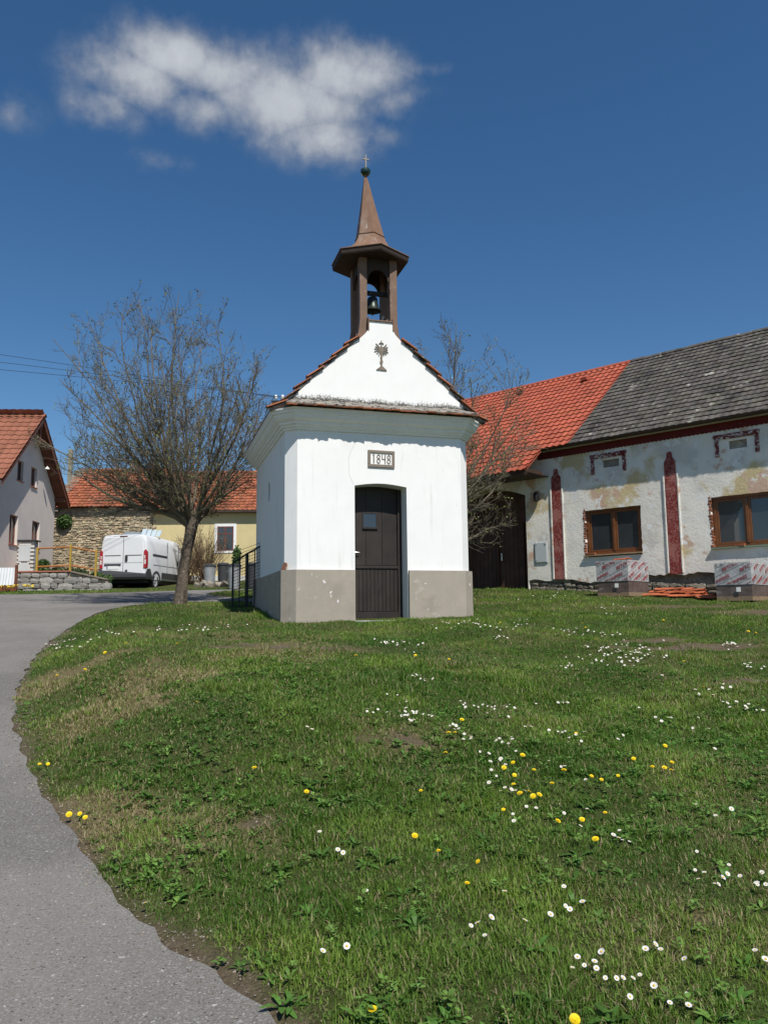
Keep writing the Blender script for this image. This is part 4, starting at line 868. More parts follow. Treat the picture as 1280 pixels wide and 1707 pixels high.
# gable wall as a cut grid
ys = sorted({round(-6.4 + .05 * k, 3) for k in range(129)} | {AP} | {v for a, b, c, d in HW for v in (a, b)}); zs = sorted({-.8, 3.12} | {v for a, b, c, d in HW for v in (c, d)})
apz = 9.90 - Z0 - .15; top = lambda y: apz - abs(y - AP) * SLP
mb = MB()
for i in range(len(ys) - 1):
    col = [z for z in zs]
    for k in range(len(zs) - 1):
        z0, z1 = zs[k], zs[k + 1]; ya, yb = ys[i], ys[i + 1]
        if any(a - .001 < ya and yb < b + .001 and c - .001 < z0 and z1 < d + .001 for a, b, c, d in HW): continue
        za, zb_ = min(z1, top(ya)), min(z1, top(yb))
        if za <= z0 and zb_ <= z0: continue
        mb.add([(0, ya, z0), (0, yb, z0), (0, yb, max(z0, zb_)), (0, ya, max(z0, za))], [(0, 1, 2, 3)])
    zl = zs[-1]; ya, yb = ys[i], ys[i + 1]
    if max(top(ya), top(yb)) > zl: mb.add([(0, ya, zl), (0, yb, zl), (0, yb, max(zl, top(yb))), (0, ya, max(zl, top(ya)))], [(0, 1, 2, 3)])
for a, b, c, d in HW:
    mb.add([(0, a, c), (0, b, c), (0, b, d), (0, a, d), (-.16, a, c), (-.16, b, c), (-.16, b, d), (-.16, a, d)], [(0, 1, 5, 4), (1, 2, 6, 5), (2, 3, 7, 6), (3, 0, 4, 7)])
mb.add([(0, 0, -.8), (-9, 0, -.8), (-9, 0, 3.12), (0, 0, 3.12), (0, -6.4, -.8), (-9, -6.4, -.8), (-9, -6.4, 3.12), (0, -6.4, 3.12)], [(0, 1, 2, 3), (4, 5, 6, 7)])
mb.build('wall', M_render, house, recalc=False)
for a, b, c, d in HW:
    w = empty('window'); w.parent = house; f = .055
    mb = MB(); mb.box(-.15, -.10, a + .001, b - .001, c, c + f); mb.box(-.15, -.10, a + .001, b - .001, d - f, d); mb.box(-.15, -.10, a + .001, a + f, c + f, d - f); mb.box(-.15, -.10, b - f, b - .001, c + f, d - f); mb.box(-.145, -.098, (a + b) / 2 - .03, (a + b) / 2 + .03, c + f, d - f); mb.build('frame', M_winfr, w, bevel=.004)
    mb = MB(); mb.box(-.14, -.13, a + f, b - f, c + f, d - f); mb.build('pane', M_pane, w)
    mb = MB(); mb.box(-.10, .05, a - .04, b + .04, c - .035, c - .002); mb.build('sill', M_terra, w, bevel=.004)
# roof: two slopes with tiles; near slope tiles are single pieces
SP = Vector((0, -1, -SLP)).normalized(); lenS = 3.75 * math.sqrt(1 + SLP ** 2); OV = .50
deck = MB(); apx = 9.90 - Z0
deck.add([(OV, AP, apx - .03), (-9, AP, apx - .03), (-9, AP - 3.75, apx - .03 - 3.75 * SLP), (OV, AP - 3.75, apx - .03 - 3.75 * SLP), (OV, AP + 3.62, apx - .03 - 3.62 * SLP), (-9, AP + 3.62, apx - .03 - 3.62 * SLP)], [(0, 1, 2, 3), (0, 1, 5, 4)])
sd = MB(); t_ = .10
for sg, ln in ((-1, 3.75), (1, 3.62)):
    sd.add([(OV - .01, AP, apx - .04), (OV - .01, AP + sg * ln, apx - .04 - ln * SLP), (OV - .01, AP + sg * ln, apx - .04 - ln * SLP - .16), (OV - .01, AP, apx - .04 - .18), (OV - .04, AP, apx - .04), (OV - .04, AP + sg * ln, apx - .04 - ln * SLP), (OV - .04, AP + sg * ln, apx - .04 - ln * SLP - .16), (OV - .04, AP, apx - .04 - .18)], [(0, 1, 2, 3), (4, 5, 6, 7), (0, 1, 5, 4), (1, 2, 6, 5), (2, 3, 7, 6)])
hroof = deck.build('roof', M_timber, house); sd.build('barge_board', M_timber, house)
for sg, ln in ((1, 3.6),):
    mb = MB(); mb.add([(OV - .05, AP + .05, apx - .14), (-.0, AP + .05, apx - .14), (0, AP + ln, apx - .14 - ln * SLP), (OV - .05, AP + ln, apx - .14 - ln * SLP)], [(0, 1, 2, 3)]); mb.build('soffit', M_timber, house)
for yv, zv in ((AP, apx - .38), (AP + 1.7, apx - 1.62), (AP + 3.2, apx - 2.95), (AP - 1.7, apx - 1.62)):
    mb = MB(); mb.box(-.02, OV - .06, yv - .08, yv + .08, zv - .09, zv + .09); mb.build('purlin_end', M_timber, house, bevel=.012)
mb = MB(); mb.box(OV - .20, OV - .10, AP - .05, AP + .05, apx - 1.15, apx - .3); mb.box(OV - .19, OV - .11, AP - 1.15, AP + 1.15, apx - .98, apx - .86); mb.build('gable_truss', M_timber, house, bevel=.01)
b = MB(); N5 = 6; lo, hi, lp = [], [], []
TW_, TLN = .30, .37
for k in range(N5 + 1):
    t = k / N5; h = .035 * .5 * (1 + math.cos(2 * math.pi * (t + .1))); lo.append((t * TW_, -.05, h + .03)); hi.append((t * TW_, TLN, h)); lp.append((t * TW_, -.048, h + .005))
fs = []
for k in range(N5): fs += [(k, k + 1, N5 + 1 + k + 1, N5 + 1 + k), (2 * (N5 + 1) + k, 2 * (N5 + 1) + k + 1, k + 1, k)]
b.add(lo + hi + lp, fs); tme = b.mesh('tile', M_htile, recalc=False, vcol=True)
Zt = Vector((0, -SLP, 1)).normalized(); Yt = -SP; Xt = Yt.cross(Zt); nrow = int(lenS / TLN)
rot = Matrix((Xt, Yt, Zt)).transposed().to_euler()
base = Vector((0, AP - 3.75, apx - 3.75 * SLP))
for j in range(nrow + 1):
    for i in range(14):
        p = base + Yt * (j * TLN) + Vector((OV + .02 - (i + (0 if Xt.x < 0 else 1)) * TW_ , 0, 0)) + Zt * .015
        if Xt.x < 0: p.x = OV + .02 - i * TW_
        inst(tme, 'tile', hroof, p, rot)
o = pantile_field(Vector((OV + .02 - 14 * TW_, AP - 3.75, apx - 3.75 * SLP)) + Zt * .015, Vector((-1, 0, 0)), Yt, Zt, 15, nrow + 1, TW_, TLN, .035, 1, jitcol(.8, 1.15), seed=6).build('roof_tiles', M_htile, hroof, vcol=True, recalc=False); o['kind'] = 'stuff'
o = pantile_field(Vector((OV + .02, AP + 3.65, apx - 3.65 * SLP)) + Vector((0, SLP, 1)).normalized() * .015, Vector((-1, 0, 0)), Vector((0, -1, SLP)).normalized(), Vector((0, SLP, 1)).normalized(), 29, nrow + 1, TW_, TLN, .035, 1, jitcol(.8, 1.15), seed=7).build('roof_tiles', M_htile, hroof, vcol=True, recalc=False); o['kind'] = 'stuff'
cm = MB(); cm.loft([[(x, .13 * math.cos(math.pi * k / 6), .11 * math.sin(math.pi * k / 6) - .03) for k in range(7)] for x in (-.2, .22)], cap=False, closed=False); cme = cm.mesh('ridge_cap', M_htile, vcol=True, smooth=True)
for k in range(22): inst(cme, 'ridge_cap', hroof, (OV - .15 - k * .4, AP, apx + .03))
# small weather vane-like white enamel lamp on the gable
lp_ = MB(); lp_.lathe([(.10, -.04), (.10, -.03), (.06, .02), (.02, .06), (.01, .09)], 12); o = lp_.build('gable_lamp', M_white, None, smooth=True); o.location = HC + Matrix.Rotation(HROT, 3, 'Z') @ Vector((.30, -2.0, 8.0 - Z0)); tag(o, 'small white enamel lamp under the eaves of the pinkish house', 'lamp')
# ---- stone barn
def gable_building(name, label, x0, x1, yf, depth, zb, ze, zr, wallmat, tilemat, du=.22, dv=.3, sag=0.0, eo=.25, seed=1, amp=.03):
    b_ = tag(empty(name, ((x0 + x1) / 2, yf, zb)), label, 'barn' if 'barn' in name else 'house'); w = (x1 - x0) / 2; ry = depth / 2; H_ = ze - zb; HR = zr - zb
    mb = MB(); mb.box(-w, w, 0, depth, -.6, H_); mb.prism([(0, H_), (depth, H_), (ry, HR - .1)], -w, -w + .35, axis='x'); mb.prism([(0, H_), (depth, H_), (ry, HR - .1)], w - .35, w, axis='x'); mb.build('wall', wallmat, b_)
    V = Vector((0, ry + eo, HR - H_)); Vn = V.normalized(); Nn = Vector((0, -Vn.z, Vn.y))
    mb = MB(); mb.add([(-w, -eo, H_), (w, -eo, H_), (w, ry, HR), (-w, ry, HR), (w, depth + eo, H_), (-w, depth + eo, H_)], [(0, 1, 2, 3), (3, 2, 4, 5)]); rf = mb.build('roof', tilemat, b_, vcol=True)
    o = pantile_field(Vector((-w, -eo - .02, H_ + .02)), Vector((1, 0, 0)), Vn, Nn, int(2 * w / du) + 1, int(V.length / dv) + 1, du, dv, amp, 1, jitcol(.7, 1.2), samp=4, lift=.045, lip=.05, jit=.010, seed=seed).build('roof_tiles', tilemat, rf, vcol=True, recalc=False); o['kind'] = 'stuff'
    for k in range(int(2 * w / .4)): inst(capo, 'ridge_cap', rf, (-w + .2 + k * .4, ry, HR + .04 + rng.uniform(-.01, .01)))
    return b_
cm = MB(); cm.loft([[(x, .13 * math.cos(math.pi * k / 6), .11 * math.sin(math.pi * k / 6) - .02) for k in range(7)] for x in (-.2, .21)], cap=False, closed=False); capo = cm.mesh('ridge_cap', M_otile, vcol=True, smooth=True)
barn = gable_building('stone_barn', 'old rubble stone barn with orange tiled roof behind the white van', -15.9, -11.15, 38.0, 6.6, 3.5, 7.02, 9.45, M_barnmort, M_otile, seed=21)
sb = MB(); z = .02                                  # rubble courses, joined
rr = random.Random(4)
while z < 3.25:
    h = rr.uniform(.06, .115); x = -2.37
    while x < 2.37:
        w = rr.uniform(.09, .27); q = rr.uniform(.75, 1.25); wq = rr.uniform(.95, 1.1)
        ins = .016; dz = rr.uniform(-.03, .03); y0 = -.02 - rr.uniform(0, .045); j = lambda s=.02: rr.uniform(-s, s)
        a = [(x + .008, .03, z + dz + .008), (x + w - .008, .03, z + dz + .008), (x + w - .008, .03, z + h + dz - .006), (x + .008, .03, z + h + dz - .006)]
        bq = [(x + ins + j(), y0 + j(.012), z + ins + dz + j()), (x + w - ins + j(), y0 + j(.012), z + ins + dz + j()), (x + w - ins + j(), y0 + j(.012), z + h - ins + dz + j()), (x + ins + j(), y0 + j(.012), z + h - ins + dz + j())]
        sb.add(a + bq, [(4, 5, 6, 7), (0, 1, 5, 4), (1, 2, 6, 5), (2, 3, 7, 6), (3, 0, 4, 7)], 0, (q * wq, q, q * .92)); x += w
    z += h
o = sb.build('rubble_facing', M_barn, barn, vcol=True, recalc=False); o['kind'] = 'stuff'
# stone verge parapet on the left end and chimney stubs
mb = MB(); ya, yb = -.25, 3.3
for k in range(14):
    t = k / 14; y = ya + (yb - ya) * t; zz = 3.52 + (9.45 - 7.02) * t; mb.box(-2.62 + rr.uniform(-.03, .03), -2.05 + rr.uniform(-.05, .08), y, y + .27, zz - .2, zz + .16 + rr.uniform(-.04, .06))
mb.build('stone_verge', M_ruble, barn, bevel=.03)
mb = MB(); mb.box(-3.05, -2.85, 3.1, 3.3, 5.4, 7.1); mb.build('concrete_flue', pm('mossy_concrete', (.26, .25, .19), .2, 6, .95, .5), barn, bevel=.015)
mb = MB(); mb.box(.25, .70, 3.0, 3.45, 5.5, 6.35); mb.box(.20, .75, 2.95, 3.5, 6.351, 6.43); mb.build('chimney', M_ruble, barn, bevel=.02)
yh = gable_building('yellow_house', 'pale yellow house with orange tiled roof and one small window', -11.1, -3.0, 38.0, 6.4, 3.4, 6.78, 9.22, M_yel, M_otile, seed=22)
off = -7.05
w = empty('window'); w.parent = yh; a, b_, c, d = -8.0 - off, -7.22 - off, 4.87 - 3.4, 6.05 - 3.4
mb = MB(); mb.box(a - .13, b_ + .13, -.03, .0, d, d + .13); mb.box(a - .13, b_ + .13, -.03, 0, c - .10, c); mb.box(a - .13, a, -.03, 0, c, d); mb.box(b_, b_ + .13, -.03, 0, c, d); mb.build('window_surround', M_white, w)
mb = MB(); mb.box(a, b_, -.012, -.004, c, d); mb.build('pane', M_pane, w)
mb = MB(); fm = .05
mb.box(a, b_, -.024, -.013, c, c + fm); mb.box(a, b_, -.024, -.013, d - fm, d); mb.box(a, a + fm, -.024, -.013, c + fm, d - fm); mb.box(b_ - fm, b_, -.024, -.013, c + fm, d - fm); mb.box((a + b_) / 2 - .03, (a + b_) / 2 + .03, -.024, -.013, c + fm, d - fm); mb.box(a + fm, (a + b_) / 2 - .03, -.022, -.014, d - .38, d - .33); mb.box((a + b_) / 2 + .03, b_ - fm, -.022, -.014, d - .38, d - .33); mb.build('frame', M_winfr, w)
mb = MB(); mb.box(-4.05, 4.05, -.05, .0, -.6, .28); mb.build('plinth', pm('pale_plinth', (.58, .57, .54), .1, 3, .9, .3), yh)
mb = MB(); mb.box(-4.05, 4.05, -.36, -.26, 3.30, 3.40); mb.build('gutter', M_gutter, yh); mb = MB(); mb.box(-4.05, 4.05, -.26, -.0, 3.28, 3.30); mb.build('soffit', M_wood, yh)
mb = MB(); mb.box(3.0, 3.25, 3.0, 3.3, 5.6, 6.6); mb.build('chimney', M_brick, yh)
# ---- low retaining wall of grey stones with capping and railing
RWX0, RWX1, RWY = -15.5, -10.55, 30.2
rw = tag(empty('retaining_wall', (0, RWY, 2.72)), 'low grey stone retaining wall in front of the pinkish house', 'wall')
capz = lambda x: float(np.interp(x, [-11.9, -10.55], [.74, .42]))
mb = MB(); mb.prism([(RWX0, -.4), (RWX1, -.4), (RWX1, capz(RWX1) - .03), (-11.9, .71), (RWX0, .71)], .06, .30); mb.build('mortar_core', M_barnmort, rw)
WS = [stone_mesh(70 + s, M_wstone, jit=.14) for s in range(7)]
for row in range(4):
    x = RWX0 + (.15 if row % 2 else 0)
    while x < RWX1 - .1:
        w = rng.choice((.2, .28, .34, .42, .55)) * rng.uniform(.9, 1.1); z0 = -.10 + row * .215 + rng.uniform(-.03, .03); zc = z0 + .1
        if zc + .06 < capz(x + w / 2) - .02: inst(rng.choice(WS), 'stone', rw, (x + w / 2, .06, zc), (rng.uniform(-.05, .05), rng.uniform(-.06, .06), rng.uniform(-.05, .05)), (w * 1.04, .22, min(.225 * rng.uniform(.85, 1.2), (capz(x + w / 2) - .03 - z0) * 1.02)))
        x += w
for (xa, xb, za, zb_) in ((RWX0, -11.92, .74, .74), (-11.90, RWX1, .73, capz(RWX1))):
    mb = MB(); mb.add([(xa, -.05, za), (xb, -.05, zb_), (xb, .38, zb_), (xa, .38, za), (xa, -.05, za + .055), (xb, -.05, zb_ + .055), (xb, .38, zb_ + .055), (xa, .38, za + .055)], [(0, 3, 2, 1), (4, 5, 6, 7), (0, 1, 5, 4), (1, 2, 6, 5), (2, 3, 7, 6), (3, 0, 4, 7)]); mb.build('coping', M_terra if xa < -13 else M_wood, rw, bevel=.01)
rail = tag(empty('pipe_railing', (0, RWY + .15, 0)), 'orange and yellow pipe railing on the low stone wall', 'railing')
for x, z0, z1 in ((-11.98, 3.46, 4.52), (-11.0, 3.2, 4.32), (-13.25, 3.46, 4.42)):
    mb = MB(); mb.box(x - .035, x + .035, -.035, .035, z0, z1); mb.build('post', M_yellow, rail, bevel=.008)
for a, b in (((-13.22, 4.38), (-12.02, 4.42)), ((-11.94, 4.42), (-10.92, 4.21)), ((-13.22, 3.68), (-12.02, 3.72)), ((-11.94, 3.72), (-10.92, 3.53))):
    mb = MB(); mb.tube([(a[0], 0, a[1]), (b[0], 0, b[1])], .032, 8); mb.build('rail', M_orange, rail, smooth=True)
# white brick meter pillar, gate, stone post, boxwood ball
mp = tag(empty('meter_pillar', (-14.0, 31.0, 3.42)), 'white brick meter pillar with dark cap by the red gate', 'pillar')
M_wbrick = pm('white_brick', (.62, .60, .57), .08, 5, .85, .4, 40, .006, .2, orand=.08)
bme = MB(); bme.box(-.115, .115, -.05, .05, 0, .068); wb = bme.mesh('brick', M_wbrick)
mb = MB(); mb.box(-.335, .335, -.035, .335, .0, 1.30); mb.build('core', pm('pillar_mortar', (.42, .40, .37), .1, 8, .95, .4), mp)
for row in range(17):
    for k in range(4):
        x = -.36 + .12 + k * .24 - (.12 if row % 2 else 0)
        if x < -.26 or x > .28: continue
        if abs(x) < .2 and .25 < row * .076 < 1.1: continue
        inst(wb, 'brick', mp, (x, -.03, row * .076))
mb = MB(); mb.box(-.23, .22, -.10, -.036, .52, 1.13); mb.build('meter_door', M_cabinet, mp, bevel=.006)
mb = MB(); mb.box(-.18, .18, -.09, -.036, .12, .46); mb.build('letter_box', M_cabinet, mp, bevel=.006)
mb = MB(); mb.box(-.42, .42, -.14, .40, 1.302, 1.36); mb.build('cap', M_dkplast, mp, bevel=.01)
gt = tag(empty('red_gate', (-15.3, 31.0, 3.40)), 'dark red sheet metal gate at the left picture edge', 'gate')
M_dkred = pm('dark_red_sheet', (.11, .025, .02), .15, 3, .5, .1, 20, .003, .4)
mb = MB(); mb.box(-.8, .62, 0, .03, .05, 1.60); mb.build('gate_sheet', M_dkred, gt)
mb = MB(); mb.box(-.8, .62, -.03, -.001, .05, .11); mb.box(-.8, .62, -.03, -.001, 1.54, 1.60); mb.box(.56, .62, -.03, -.001, .11, 1.54)
mb.add([(-.2, -.02, .11), (-.15, -.02, .11), (.56, -.02, .85), (.56, -.02, .9)], [(0, 1, 2, 3)]); mb.add([(-.2, -.018, 1.54), (-.15, -.018, 1.54), (.56, -.018, .8), (.56, -.018, .75)], [(0, 1, 2, 3)]); mb.build('gate_frame', M_dkred, gt)
sp = MB(); sp.box(-14.66, -14.44, 31.0, 31.22, 3.3, 4.98); sp.prism([(-14.70, 4.981), (-14.40, 4.981), (-14.55, 5.13)], 30.96, 31.26); tag(sp.build('gate_post', M_stone, None, bevel=.02), 'grey stone gate post between the red gate and white pillar', 'post')
def leaf_ball(name, c, r, n, mat_, label, cat, seed, sq=(1, 1, 1), size=.035):
    rr = random.Random(seed); b = MB(); b.lathe([(r * .62 * math.cos(a), r * .62 * sq[2] * math.sin(a)) for a in np.linspace(-1.5, 1.5, 8)], 12)
    for _ in range(n):
        d = Vector((rr.gauss(0, 1), rr.gauss(0, 1), rr.gauss(0, 1))).normalized(); p = Vector((d.x * sq[0], d.y * sq[1], d.z * sq[2])) * r * rr.uniform(.6, 1.06); t = Vector((rr.gauss(0, 1), rr.gauss(0, 1), rr.gauss(0, 1))).normalized(); u = d.cross(t).normalized(); v = (d * .6 + t * .6).normalized(); s = size * rr.uniform(.6, 1.2)
        b.add([p, p + u * s * .5 + v * s * .5, p + v * s, p - u * s * .5 + v * s * .5], [(0, 1, 2, 3)])
    o = b.build(name, mat_, None, recalc=False); o.location = c; return tag(o, label, cat)
leaf_ball('boxwood_ball', (-13.42, 31.3, 3.78), .24, 1600, M_leafy, 'clipped round boxwood on the terrace behind the railing', 'shrub', 2, size=.06)
for k in range(9):
    leaf_ball('terrace_plant', (-13.1 + k * .30 + rng.uniform(-.08, .08), 30.95 + rng.uniform(-.1, .1), (3.43 if -13.1 + k * .3 < -11.9 else 3.43 - (-13.1 + k * .3 + 11.9) * .24) + .08), rng.uniform(.14, .20), 160, M_leafy, 'low green plant in the row behind the pipe railing', 'plant', 30 + k, (1, 1, .8), .08)['group'] = 'low plants on the terrace'
# white corrugated panel with post at the left edge
cp = tag(empty('corrugated_panel', (-12.95, 27.0, 2.74)), 'white corrugated fence panel on wooden post at left edge', 'panel')
M_wpanel = pm('white_sheet', (.66, .67, .68), .05, 3, .4, .05, 20, .002, .45)
pts = []; nn = 40
mb = MB()
for k in range(nn + 1):
    x = -1.6 + 2.0 * k / nn; y = .018 * math.cos(k * math.pi / 1.0); pts.append((x, y))
mb.add([(x, y, .10) for x, y in pts] + [(x, y + .10, .70) for x, y in pts], [(k, k + 1, nn + 2 + k, nn + 1 + k) for k in range(nn)]); mb.build('sheet', M_wpanel, cp, recalc=False)
mb = MB(); mb.box(.42, .50, .0, .08, -.1, .78); mb.build('post', M_timber, cp, bevel=.006); mb = MB(); mb.box(-1.6, .42, .03, .07, -.1, .09); mb.build('base_boards', M_brick, cp)
M_ypet = pm('yellow_petal', (.65, .47, .03), .1, 9, .7, 0)
fm_ = MB(); fm_.add([(math.cos(q) * .035, math.sin(q) * .035, .006 * (-1) ** i) for i, q in enumerate(np.linspace(0, 5.2, 6))], [(0, 1, 2, 3, 4, 5)]); fl_me = fm_.mesh('flower', M_ypet, recalc=False)
for k in range(7):
    fb = MB(); rr = random.Random(k); x, y = -13.2 + k * .22, 26.75 + rr.uniform(-.12, .12); pt_ = tag(empty('flowering_plant', (x, y, hg(x, y))), 'yellow flowering clump at the foot of the white corrugated panel', 'flowers', 'yellow flowers by the corrugated panel')
    for _ in range(40):
        a = rr.uniform(0, 6.3); r_ = rr.uniform(.02, .14); p = Vector((math.cos(a) * r_, math.sin(a) * r_, rr.uniform(.0, .22))); t = Vector((math.cos(a), math.sin(a), rr.uniform(-.3, .6))) * .07; u = Vector((-math.sin(a), math.cos(a), 0)) * .022
        fb.add([p, p + t * .5 + u, p + t, p + t * .5 - u], [(0, 1, 2, 3)], 0)
    fb.build('leaves', M_leafy, pt_, recalc=False)['kind'] = 'stuff'
    for _ in range(7): inst(fl_me, 'flower', pt_, (rr.uniform(-.12, .12), rr.uniform(-.12, .12), rr.uniform(.18, .25)), (rr.uniform(.2, .8), 0, rr.uniform(-.5, .5)))
# ---- bins
def bin_(loc, mat_, label, hgt=.95, r=.24, taper=.86, grp=None):
    b_ = tag(empty('rubbish_bin', (loc[0], loc[1], hg(*loc) - .01)), label, 'bin', grp)
    mb = MB(); mb.lathe([(r * taper * .9, 0), (r * taper, .02), (r, hgt * .86), (r * 1.04, hgt * .87), (r * 1.04, hgt * .9)], 20); mb.build('body', mat_, b_, smooth=True)
    mb = MB(); mb.lathe([(r * 1.09, hgt * .88), (r * 1.10, hgt * .93), (r * .9, hgt * .98), (r * .3, hgt * 1.0)], 20); mb.build('lid', M_dkplast, b_, smooth=True)
    mb = MB(); mb.tube([(-r * 1.0, -.06, hgt * .70), (-r * 1.16, -.06, hgt * .69), (-r * 1.16, .06, hgt * .69), (-r * 1.0, .06, hgt * .70)], .012, 6); mb.build('handle', M_zinc, b_)
    return b_
bin_((-7.28, 33.2), M_zinc, 'galvanised dustbin with dark lid in front of the yellow house')
bin_((-6.82, 33.7), M_dkplast, 'dark plastic dustbin standing right behind the galvanised one', 1.0)
bin_((-5.55, 29.5), M_zinc, 'galvanised dustbin half hidden behind the wire fence', .95)
bin_((-5.0, 30.2), M_dkplast, 'dark dustbin seen through the wire fence', 1.0)
# ---- wire fence panel left of the chapel
FN = tag(empty('wire_fence', (-3.48, 18.3, 0)), 'dark metal wire fence panel beside the chapel wall', 'fence')
M_iron = pm('dark_iron', (.018, .018, .018), .2, 9, .6, .1)
fp = [(0.0, 0.0, 1.02), (.17, -.10, 1.12), (.36, -.22, 1.22), (.55, -.34, 1.31), (.74, -.46, 1.40)]
for i, (x, y, h) in enumerate(fp):
    g = hg(-3.48 + x, 18.3 + y); mb = MB(); q = .032 if i == 2 else (.02 if i in (0, 4) else .011); mb.box(x - q, x + q, y - q, y + q, g - .05, g + h); mb.build('post', M_iron, FN)
mb = MB(); mb.tube([(x, y, hg(-3.48 + x, 18.3 + y) + h) for x, y, h in fp], .02, 6); mb.build('top_rail', M_iron, FN)
for k in range(1, 12):
    t = k / 12; x = .74 * t; y = -.46 * t; h = 1.02 + .38 * t; g = hg(-3.48 + x, 18.3 + y); mb = MB(); mb.tube([(x, y, g + .04), (x, y, g + h)], .0035, 3); mb.build('wire', M_iron, FN)
for k in range(17):
    mb = MB(); zt = .08 + k * .072; pts = []
    for i, (x, y, h) in enumerate(fp):
        pts.append((x, y, hg(-3.48, 18.3) + zt + .05 * i))
    mb.tube(pts,     .0048 if k != 10 else .010, 4); mb.build('wire', M_iron, FN)
# ---- utility pole and wires
pl = tag(empty('utility_pole', (-3.86, 30.0, hg(-3.86, 30))), 'utility pole with white insulators standing behind the chapel', 'pole'); PH = 10.02 - hg(-3.86, 30)
mb = MB(); mb.tube([(0, 0, -.5), (0, 0, PH)], [.14, .10], 10); mb.build('pole', M_wood, pl, smooth=True)
mb = MB(); mb.box(-.45, .45, -.05, .05, PH - .12, PH - .02); mb.build('crossarm', M_iron, pl)
im = MB(); im.lathe([(.02, -.1), (.02, .0), (.06, .02), (.065, .08), (.045, .10), (.06, .13), (.04, .17), (0, .18)], 10, cap=False); ime = im.mesh('insulator', M_white, smooth=True)
for x in (-.28, -.02, .26): inst(ime, 'insulator', pl, (x, 0, PH + .03))
for i, (x, z_) in enumerate(((-13.8, 11.25), (-13.8, 10.93), (-13.8, 10.62))):
    a = Vector((-3.86 + (-.28, -.02, .26)[i], 30, 10.12)); b = Vector((x, 27.5, z_)); d = (b - a); e = a + d * 3.2; mb = MB(); pts = []
    for k in range(25): t = k / 24; p = a.lerp(e, t); p.z = a.z + d.z * t * 3.2 * (1 - .35 * t) - .0; pts.append(p)
    mb.tube(pts, .0075, 4); tag(mb.build('overhead_wire', M_iron, None), ('topmost', 'middle', 'lowest')[i] + ' of the three overhead wires crossing behind the bare tree', 'wire', 'overhead wires')
# ---- white panel van
VAN = tag(empty('panel_van', (-10.62, 32.35, 2.86), R(-8)), 'white panel van parked rear towards us by the stone wall', 'van')
M_vw = pm('white_van_paint', (.74, .75, .76), .02, 2, .28, .0, spec=.5)
M_seam = pm('seam_shadow', (.10, .10, .105), .1, 5, .7, 0)
M_tl = glossy('red_lamp_glass', (.38, .012, .02), .12, .6); M_tlw = glossy('clear_lamp_glass', (.62, .58, .56), .12, .6)
M_tyre = pm('tyre_rubber', (.016, .016, .017), .2, 9, .8, .2)
M_rim = pm('silver_wheel', (.42, .43, .44), .1, 9, .4, .05, metal=.4)
def vsec(y, zb_, zt, w):
    h = zt - zb_
    half = [(w * .965, zb_), (w * .99, zb_ + .18 * h), (w, zb_ + .42 * h), (w * .985, zb_ + .62 * h), (w * .945, zb_ + .82 * h), (w * .90, zb_ + .93 * h), (w * .82, zb_ + .985 * h), (w * .5, zt)]
    return [(x, y, z) for x, z in half] + [(-x, y, z) for x, z in half[::-1]]
mb = MB(); secs = [(0.0, .52, 2.20, .965), (.05, .47, 2.235, .995), (.16, .42, 2.25, 1.02), (1.2, .42, 2.25, 1.025), (3.1, .42, 2.235, 1.025), (3.55, .42, 2.19, 1.02), (3.85, .42, 2.02, 1.01), (4.25, .42, 1.60, 1.0), (4.45, .42, 1.33, .98), (4.80, .42, 1.10, .95), (4.96, .46, .90, .86)]
mb.loft([vsec(*s) for s in secs]); body = mb.build('body', M_vw, VAN, smooth=True)
mb = MB()                                           # rear doors: two leaves, proud of the body
for sg in (-1, 1):
    x0, x1 = (.012, .86); pr = [(sg * x0, .62), (sg * x1, .62), (sg * .875, 1.0), (sg * .865, 1.6), (sg * .82, 2.06), (sg * .77, 2.12), (sg * x0, 2.13)]
    m2 = MB(); m2.prism(pr, -.022, .03); dd = m2.build('rear_door', M_vw, VAN, bevel=.008)
    m3 = MB(); m3.prism([(sg * .10, 1.36), (sg * .80, 1.36), (sg * .80, 1.40), (sg * .10, 1.40)], -.0245, -.021); m3.box(min(sg * .03, sg * .84), max(sg * .03, sg * .84), -.0245, -.021, 1.07, 1.085); m3.build('door_crease', M_seam, dd)
m2 = MB(); m2.box(-.012, .012, -.012, .03, .62, 2.13); m2.build('door_gap', M_seam, VAN)
m2 = MB(); m2.prism([(.10, 1.13), (.19, 1.13), (.205, 1.18), (.205, 1.34), (.19, 1.39), (.10, 1.39), (.085, 1.34), (.085, 1.18)], -.05, -.02); m2.build('door_handle', M_dkplast, VAN, bevel=.008)
m2 = MB(); m2.box(.10, .20, -.03, -.02, .70, .80); m2.build('badge', M_dkplast, VAN)
m2 = MB(); m2.box(-.80, -.08, -.055, -.02, .985, 1.045); m2.build('plate_light_bar', M_dkplast, VAN, bevel=.008)
m2 = MB(); m2.box(-.70, -.20, -.032, -.021, .83, .96); m2.build('number_plate', M_white, VAN, bevel=.004)
m2 = MB(); m2.box(-.69, -.65, -.034, -.0322, .84, .95); m2.build('plate_band', pm('blue_band', (.03, .07, .28), .1, 9, .4, 0), VAN)
m2 = MB(); m2.box(-.16, .16, -.03, .02, 2.15, 2.19); m2.build('brake_light', glossy('dark_red_lens', (.12, .01, .01), .2), VAN, bevel=.006)
